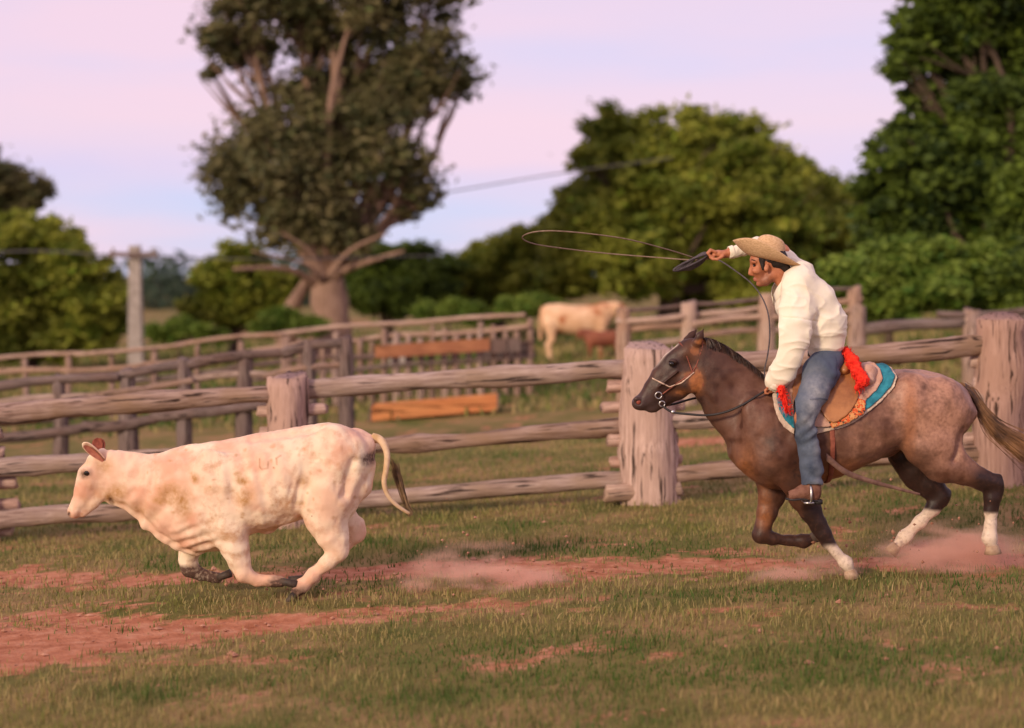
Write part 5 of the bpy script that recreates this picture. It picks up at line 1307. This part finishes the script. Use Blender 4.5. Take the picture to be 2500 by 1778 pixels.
    m3 = vnoise3(V * np.array((9, 9, 15)) + 3); o += (n2_ - .5) * .006 + (n_ - .5) * .012 - .004 + (1 - np.abs(2 * m3 - 1)) ** 4 * .007
    # seam of the dropped shoulder
    o -= np.where(nearv, stroke(x2, y2, [(1290, 690), (1420, 700), (1570, 725)], 6) * .006, 0)
    V = V + N_ * o[:, None]
    emit("shirt", V, Q, m_shirt, root)
    # collar
    Vc, Fc = [], []
    path = [p(1400, 335, .0), p(1392, 345, -.06), p(1362, 385, -.105), p(1322, 440, -.118), p(1285, 495, -.095), p(1262, 545, -.045)]
    for side in (1, -1):
        P = spline([np.array((c[0], 12 + side * (c[1] - 12), c[2])) for c in path], 16); k0 = len(Vc)
        for i, c in enumerate(P):
            t = i / 15; wd = .030 + .030 * t ** 2
            out = np.array((.45, -side * .55, -.45)) if t < .4 else np.array((.30, -side * .30, -.85)); out /= np.linalg.norm(out)
            Vc += [c + (0, 0, .012), c + np.array((0, -side * .01, .02)), c + out * wd * .5 + (0, 0, .010), c + out * wd]
        for i in range(15):
            for j in range(3): Fc.append((k0 + 4 * i + j, k0 + 4 * i + j + 1, k0 + 4 * i + 5 + j, k0 + 4 * i + 4 + j))
    o_ = emit("collar", Vc, Fc, m_shirt, root); md = o_.modifiers.new("thick", 'SOLIDIFY'); md.thickness = .005; md.offset = 0
    # cuffs
    for a, b, ra in ((p(1285, 1205, -.20), p(1258, 1245, -.182), .060), (p(945, 179, .314), p(908, 186, .309), .046)):
        V, F_ = tube_geo(spline([a, (a + b) / 2, b], 6), np.array([ra, ra * 1.03, ra, ra * .98, ra * .97, ra * .93]), 20, False)
        o_ = emit("cuff", V, F_, m_shirt, root); md = o_.modifiers.new("thick", 'SOLIDIFY'); md.thickness = .005
    # jeans
    lo = q(380, 1360); hi = q(900, 200)
    f = Field((lo[0], 11.52, lo[2]), (hi[0], 12.48, hi[2]), .0068)
    f.chain([q(700, 262), q(720, 330)], [r4(112), r4(130)], sy=[1.45, 1.4], k=.03)
    for s in (-1, 1):
        f.chain([q(705, 330, s * .09), q(660, 430, s * .19), q(600, 590, s * .30), q(548, 690, s * .345), q(515, 780, s * .36), q(540, 900, s * .362), q(570, 1030, s * .358), q(592, 1180, s * .365), q(590, 1290, s * .372)],
                [r4(128), r4(138), r4(108), r4(98), r4(90), r4(84), r4(80), r4(84), r4(86)], sy=[1, .8, .72, .78, .85, .9, .9, .9, .9], k=.03)
        f.cone(q(590, 1330, s * .372), q(590, 1420, s * .372), r4(75), r4(80), 1, .01, sub=True)
    V, Q = f.mesh(); V = relax(V, Q, 1, .5)
    px, py = pxof(V); x4, y4 = (px - 1800) * 3.2486, (py - 780) * 3.2486; N_ = vnormals(V, Q); n_ = vnoise3(V * 9); n2_ = vnoise3(V * 24)
    o = np.sin((y4 * .9 + x4 * .7) / 13 + 5 * n_) * .006 * blob(x4, y4, 540, 830, 120, 110, .6)
    o += np.sin((y4 - x4 * .3) / 14 + 5 * n_) * .006 * blob(x4, y4, 590, 1230, 110, 100, .6)
    o += np.sin((y4 * .8 - x4 * .6) / 15 + 5 * n_) * .005 * blob(x4, y4, 720, 370, 140, 100, .6)
    o += (n2_ - .5) * .007 + (n_ - .5) * .008
    o += stroke(x4, y4, [(500, 602), (600, 598), (660, 612)], 5) * .003
    V = V + N_ * o[:, None]
    worn = np.maximum.reduce([.65 * blob(x4, y4, 560, 620, 90, 190, .7), .6 * blob(x4, y4, 590, 1270, 60, 60, .7), .5 * blob(x4, y4, 480, 760, 60, 60, .6), .35 * blob(x4, y4, 560, 1000, 30, 160, .8)]) * (.3 + 1.2 * n2_)
    seam = np.maximum(stroke(x4, y4, [(500, 600), (590, 598), (650, 612)], 4) * .8, stroke(x4, y4, [(745, 290), (735, 420), (690, 560), (620, 740), (640, 900), (650, 1100), (640, 1300)], 4) * .6)
    emit("jeans", V, Q, m_jeans, root, attrs={"worn": worn, "seam": seam})
    # belt
    th = np.linspace(0, 2 * PI, 33); c = q(695, 258); A = [c + np.array((math.cos(t) * r4(134), math.sin(t) * r4(134) * 1.32, math.cos(t) * .012)) for t in th]
    Vb, Fb = [], []
    for i, a in enumerate(A[:-1]):
        ra = (a - c) * .985 + c
        Vb += [a + (0, 0, -.018), a + (0, 0, .018), ra + (0, 0, .018), ra + (0, 0, -.018)]
    n = 32
    for i in range(n):
        for j in range(4): Fb.append((4 * i + j, 4 * i + (j + 1) % 4, 4 * ((i + 1) % n) + (j + 1) % 4, 4 * ((i + 1) % n) + j))
    emit("belt", Vb, Fb, m_black, root)
    # boots
    for s in (-1, 1):
        f = Field(q(330, 1480, 0) + (0, -.5 if s < 0 else .28, 0), q(720, 1240, 0) + (0, -.28 if s < 0 else .5, 0), .006)
        f.chain([q(595, 1290, s * .372), q(597, 1350, s * .374), q(590, 1385, s * .375)], [r4(66), r4(60), r4(58)], sy=.8, k=.02)
        f.chain([q(610, 1390, s * .375), q(520, 1372, s * .378), q(440, 1396, s * .382), q(395, 1408, s * .384)], [r4(50), r4(54), r4(38), r4(24)], sy=[.85, .85, 1.1, 1.1], k=.02)
        V, Q = f.mesh(); V = relax(V, Q, 1); V = relief(V, Q, [(22, .003, (1, 1, 1))])
        bo = emit("boot", V, Q, m_boot, root)
        P = [q(655, 1438, s * .377), q(600, 1436, s * .377), q(560, 1426, s * .378), q(500, 1422, s * .38), q(440, 1428, s * .383), q(385, 1424, s * .385)]; wd = [.027, .03, .024, .034, .038, .016]
        Vs = []
        for c, w_ in zip(P, wd): Vs += [c + (0, -w_, .006), c + (0, w_, .006), c + (0, w_, -.006), c + (0, -w_, -.006)]
        Fs = [(4 * i + a, 4 * i + (a + 1) % 4, 4 * i + 4 + (a + 1) % 4, 4 * i + 4 + a) for i in range(5) for a in range(4)] + [(3, 2, 1, 0), (20, 21, 22, 23)]
        emit("sole", Vs, Fs, m_black, bo)
        emit("heel", *box_geo(q(640, 1446, s * .377), np.array((.026, 0, 0)), np.array((0, .028, 0)), np.array((0, 0, .014))), m_black, bo)
    # hat
    c = p(1212, 238); fw = np.array((-math.cos(.23), 0, math.sin(.23))); up = np.array((math.sin(.23), 0, math.cos(.23))); lt = np.array((0, -1.0, 0))
    V, F_ = [], []; n = 56
    prof = []
    for k in range(12):                       # crown, top inwards first
        t = k / 11; prof.append(("c", t))
    for k in range(13): prof.append(("b", k / 12))
    for kind, t in prof:
        for j in range(n):
            a = 2 * PI * j / n; ca, sa = math.cos(a), math.sin(a)
            if kind == "c":
                tt = t * PI / 2; rr = math.sin(tt) ** .6
                ru, rl = .105 * rr, .084 * rr
                hgt = .168 * max(0, math.cos(tt)) ** .38 + 0.0
                dent = -.03 * math.exp(-(sa * rl / .028) ** 2) * (1 - t) ** .5 * (1 if t < .8 else 0) + .008 * ca * (1 - t)
                V.append(c + fw * (ca * ru) + lt * (sa * rl) + up * (hgt + dent))
            else:
                e = t; ru = .105 + .148 * e; rl = .084 + (.098 + .012 * ca) * math.sin(min(1.25, e * 1.25)) / math.sin(1.25)
                side = sa * sa; lift = (.050 + .028 * ca + side * (.030 + .075 * ca)) * e ** 1.5 - .010 * e * (1 - side)
                lift += .006 * math.sin(3 * a + 1.2) * e
                V.append(c + fw * (ca * ru) + lt * (sa * rl) + up * lift)
    m_ = len(prof)
    for i in range(m_ - 1):
        for j in range(n): F_.append((i * n + j, (i + 1) * n + j, (i + 1) * n + (j + 1) % n, i * n + (j + 1) % n))
    o_ = emit("hat", V, F_, m_straw, root); md = o_.modifiers.new("thick", 'SOLIDIFY'); md.thickness = .005
    V = []
    for j in range(n):
        a = 2 * PI * j / n
        for hh in (.006, .03): V.append(c + fw * math.cos(a) * .1065 + lt * math.sin(a) * .0855 + up * hh)
    emit("hat_band", V, [(2 * j, 2 * ((j + 1) % n), 2 * ((j + 1) % n) + 1, 2 * j + 1) for j in range(n)], m_flap, o_)
build_rider()

# ------------------------------------------------------------------ lasso
m_rope = noise_mat("braided_rawhide_rope", (0.16, 0.10, 0.07), (0.32, 0.22, 0.16), 60, rough=0.8, bump=0.5, bscale=200)
m_rope_d = noise_mat("dark_grey_rope", (0.055, 0.045, 0.05), (0.13, 0.105, 0.11), 60, rough=0.8, bump=0.5, bscale=200)
def D12(x, y, dy): return unproj(x * DK, y * DK, 12.0 + dy)
la = empty("lasso", Z2.p(735, 200, .3), "long rawhide lasso swung forward in a flat loop from the rider's raised fist", "rope")
P = spline([D12(1586, 574, .30), D12(1560, 578, .29), D12(1500, 560, .15), D12(1400, 534, -.15), D12(1300, 520, -.30), D12(1225, 515, -.35), D12(1180, 520, -.25), D12(1165, 532, .0), D12(1195, 545, .3), D12(1270, 556, .5), D12(1360, 566, .6), D12(1460, 574, .6), D12(1545, 580, .38), D12(1588, 577, .31)], 120)
emit("loop", *tube_geo(P, .0045, 8), m_rope, la)
rc = np.random.default_rng(12)
for k in range(6):
    a = Z2.p(735, 205, .3 + .012 * (k - 2)); t = Z2.p(470 + 26 * k, 325 - 6 * k + rc.normal(0, 4), .3 + .05 * (k - 2.5)); ax = t - a; nn = np.array((.15, .25 * (k - 2.5) / 2.5, 1.0)); nn /= np.linalg.norm(nn)
    A = [a + ax * (.5 - .5 * math.cos(u)) + nn * math.sin(u) * (.020 + .004 * k) for u in np.linspace(0, 2 * PI, 40)]
    emit("coil", *tube_geo(A, .0075, 7), m_rope_d, la)
P = spline([Z2.p(760, 215, .29), Z2.p(860, 262, .22), Z2.p(960, 330, .1), Z2.p(1060, 405, -.02), Z2.p(1135, 485, -.08), Z2.p(1192, 585, -.14), Z2.p(1225, 700, -.17), Z2.p(1232, 850, -.19), Z2.p(1215, 1000, -.19), Z2.p(1190, 1130, -.18), Z2.p(1215, 1250, -.17)], 70)
emit("tail_rope", *tube_geo(P, .0052, 6), m_rope_d, la)

# ------------------------------------------------------------------ cattle standing in the far corral
def far_cow(px, py, depth, length_px, flip, mat, label):
    sc = length_px / 200.0; u = depth / 3960
    a = D(px, py, depth); g = float(gz(a[0], depth))
    root = empty("standing_cow", (a[0], depth, g), label, "cow", "cattle in the far corral")
    S_ = length_px * u / 1.75; f = Field((-1.15 * S_, -.42 * S_, -.05), (1.25 * S_, .42 * S_, 1.55 * S_), .026)
    def q(x, y, z): return (x * S_ * flip, y * S_, z * S_)
    st = sorted((x * S_ * flip, t * S_, b * S_, w * S_) for x, t, b, w in ((-.80, 1.22, .92, .12), (-.7, 1.30, .74, .24), (-.4, 1.32, .64, .30), (0, 1.27, .58, .32), (.4, 1.29, .60, .28), (.62, 1.32, .68, .22), (.78, 1.28, .85, .14)))
    f.profile(st, 0.0, .04)
    f.chain([q(.65, 0, 1.1), q(.86, 0, 1.18), q(1.0, 0, 1.18)], [.24 * S_, .17 * S_, .13 * S_], sy=.6, k=.05)
    f.chain([q(1.0, 0, 1.2), q(1.1, 0, 1.02), q(1.17, 0, .86)], [.13 * S_, .10 * S_, .065 * S_], sy=.8, k=.03)
    for x, fr in ((.55, 1), (-.62, 0)):
        for s in (-1, 1):
            f.chain([q(x, s * .16, .85), q(x + (.02 if fr else .04), s * .16, .5), q(x + (0 if fr else -.05), s * .15, .36), q(x, s * .15, .05)], [(.17 if fr else .2) * S_, .085 * S_, .06 * S_, .055 * S_], sy=.7, k=.04)
    for s in (-1, 1): f.cone(q(.97, s * .1, 1.26), q(.93, s * .24, 1.24), .05 * S_, .02 * S_, 1, .02)
    f.chain([q(-.8, 0, 1.2), q(-.86, 0, .9), q(-.84, 0, .5)], [.05 * S_, .03 * S_, .045 * S_], k=.02)
    V, Q = f.mesh(); V = relax(V, Q, 1)
    o_ = emit("body", V + np.array((a[0], depth, g)), Q, mat, root)
    return root
m_fc = noise_mat("pale_cream_cow_coat", (0.60, 0.34, 0.18), (0.78, 0.52, 0.33), 3, rough=0.8, bump=0.3, bscale=30, spots=(2.0, (0.45, 0.18, 0.08), .55, .62))
m_fr = noise_mat("red_brown_cow_coat", (0.16, 0.045, 0.025), (0.28, 0.09, 0.045), 3, rough=0.7, bump=0.3, bscale=30)
m_fk = noise_mat("dark_brown_cow_coat", (0.035, 0.022, 0.02), (0.08, 0.05, 0.04), 3, rough=0.7, bump=0.3, bscale=30)
far_cow(1286, 750, 42, 168, 1, m_fc, "pale cream and tan cow standing beyond the rails left of the horse's head")
far_cow(1345, 760, 41, 92, -1, m_fr, "small red-brown cow standing in front of the pale cream cow")
far_cow(1125, 780, 36, 100, 1, m_fk, "small dark brown cow behind the right end of the pole fence")

# ------------------------------------------------------------------ dust kicked up
def dust(px, py, dy, rx, rz, dens, seed, label):
    c = D(px, py, 12 + dy); g = float(gz(c[0], c[1]))
    m = bpy.data.materials.new("red_dust"); m.use_nodes = True; N = m.node_tree.nodes; L = m.node_tree.links; N.clear()
    out = N.new("ShaderNodeOutputMaterial"); pv = N.new("ShaderNodeVolumePrincipled")
    pv.inputs["Color"].default_value = (0.94, 0.62, 0.50, 1); pv.inputs["Anisotropy"].default_value = 0.0
    tc = N.new("ShaderNodeTexCoord"); ns = N.new("ShaderNodeTexNoise"); ns.inputs["Scale"].default_value = 3.0; ns.inputs["Detail"].default_value = 4
    ns.noise_dimensions = '4D'; ns.inputs["W"].default_value = seed * 3.7
    mp = N.new("ShaderNodeMapping"); mp.inputs["Scale"].default_value = (0.75, 1.0, 2.4)
    L.new(tc.outputs["Object"], mp.inputs[0]); L.new(mp.outputs[0], ns.inputs["Vector"])
    ln = N.new("ShaderNodeVectorMath"); ln.operation = 'MULTIPLY'; ln.inputs[1].default_value = (1 / rx, 1 / (rx * .55), 1 / rz); L.new(tc.outputs["Object"], ln.inputs[0])
    le = N.new("ShaderNodeVectorMath"); le.operation = 'LENGTH'; L.new(ln.outputs[0], le.inputs[0])
    fl = N.new("ShaderNodeMath"); fl.operation = 'SUBTRACT'; fl.inputs[0].default_value = 1.0; fl.use_clamp = True; L.new(le.outputs["Value"], fl.inputs[1])
    fall = N.new("ShaderNodeMath"); fall.operation = 'POWER'; fall.inputs[1].default_value = 1.3; L.new(fl.outputs[0], fall.inputs[0])
    nr = N.new("ShaderNodeMapRange"); nr.inputs["From Min"].default_value = .44; nr.inputs["From Max"].default_value = .60; L.new(ns.outputs["Fac"], nr.inputs["Value"])
    mu = N.new("ShaderNodeMath"); mu.operation = 'MULTIPLY'; L.new(fall.outputs[0], mu.inputs[0]); L.new(nr.outputs[0], mu.inputs[1])
    m2 = N.new("ShaderNodeMath"); m2.operation = 'MULTIPLY'; m2.inputs[1].default_value = dens; L.new(mu.outputs[0], m2.inputs[0]); L.new(m2.outputs[0], pv.inputs["Density"])
    L.new(pv.outputs[0], out.inputs["Volume"])
    V, F_ = ball((0, 0, 0), 1.0, 20, sq=(rx, rx * .55, rz))
    o = emit("dust_cloud", V + c, F_, m, origin=c); tag(o, label, "dust", kind='stuff')
dust(1075, 1310, .1, .66, .34, 26.0, 1, "pinkish dust kicked up between the calf and the horse")
dust(1800, 1292, .0, .46, .20, 24.0, 2, "pinkish dust puff beneath the horse's forelegs")
dust(2120, 1245, .15, .70, .32, 20.0, 3, "pinkish dust cloud between the horse's hind legs")
dust(800, 1368, -.2, .44, .14, 20.0, 4, "low pinkish dust behind the calf's hind hooves")

# clods thrown up by the hooves
r = np.random.default_rng(55); Vs = []
for px, py, n, sx, sz_ in ((1075, 1330, 90, .55, .30), (1830, 1300, 60, .35, .20), (2130, 1265, 110, .55, .34), (760, 1370, 60, .35, .14)):
    c = D12(px, py, 0)
    for _ in range(n):
        o = np.array((r.normal(0, sx), r.normal(0, .22), abs(r.normal(0, sz_)) + .0)); q = c + o
        q[2] = max(q[2], float(gz(q[0], q[1])) + .004)
        Vs.append(octa * (.004 + .012 * r.random() ** 3) * (.6 + .8 * r.random((6, 1))) + q)
n = len(Vs)
tag(emit("flying_clods", np.concatenate(Vs), (of[None] + np.arange(n)[:, None, None] * 6).reshape(-1, 3), m_clod, smooth=False), "red clods thrown up by the hooves of calf and horse", "clods", kind='stuff')
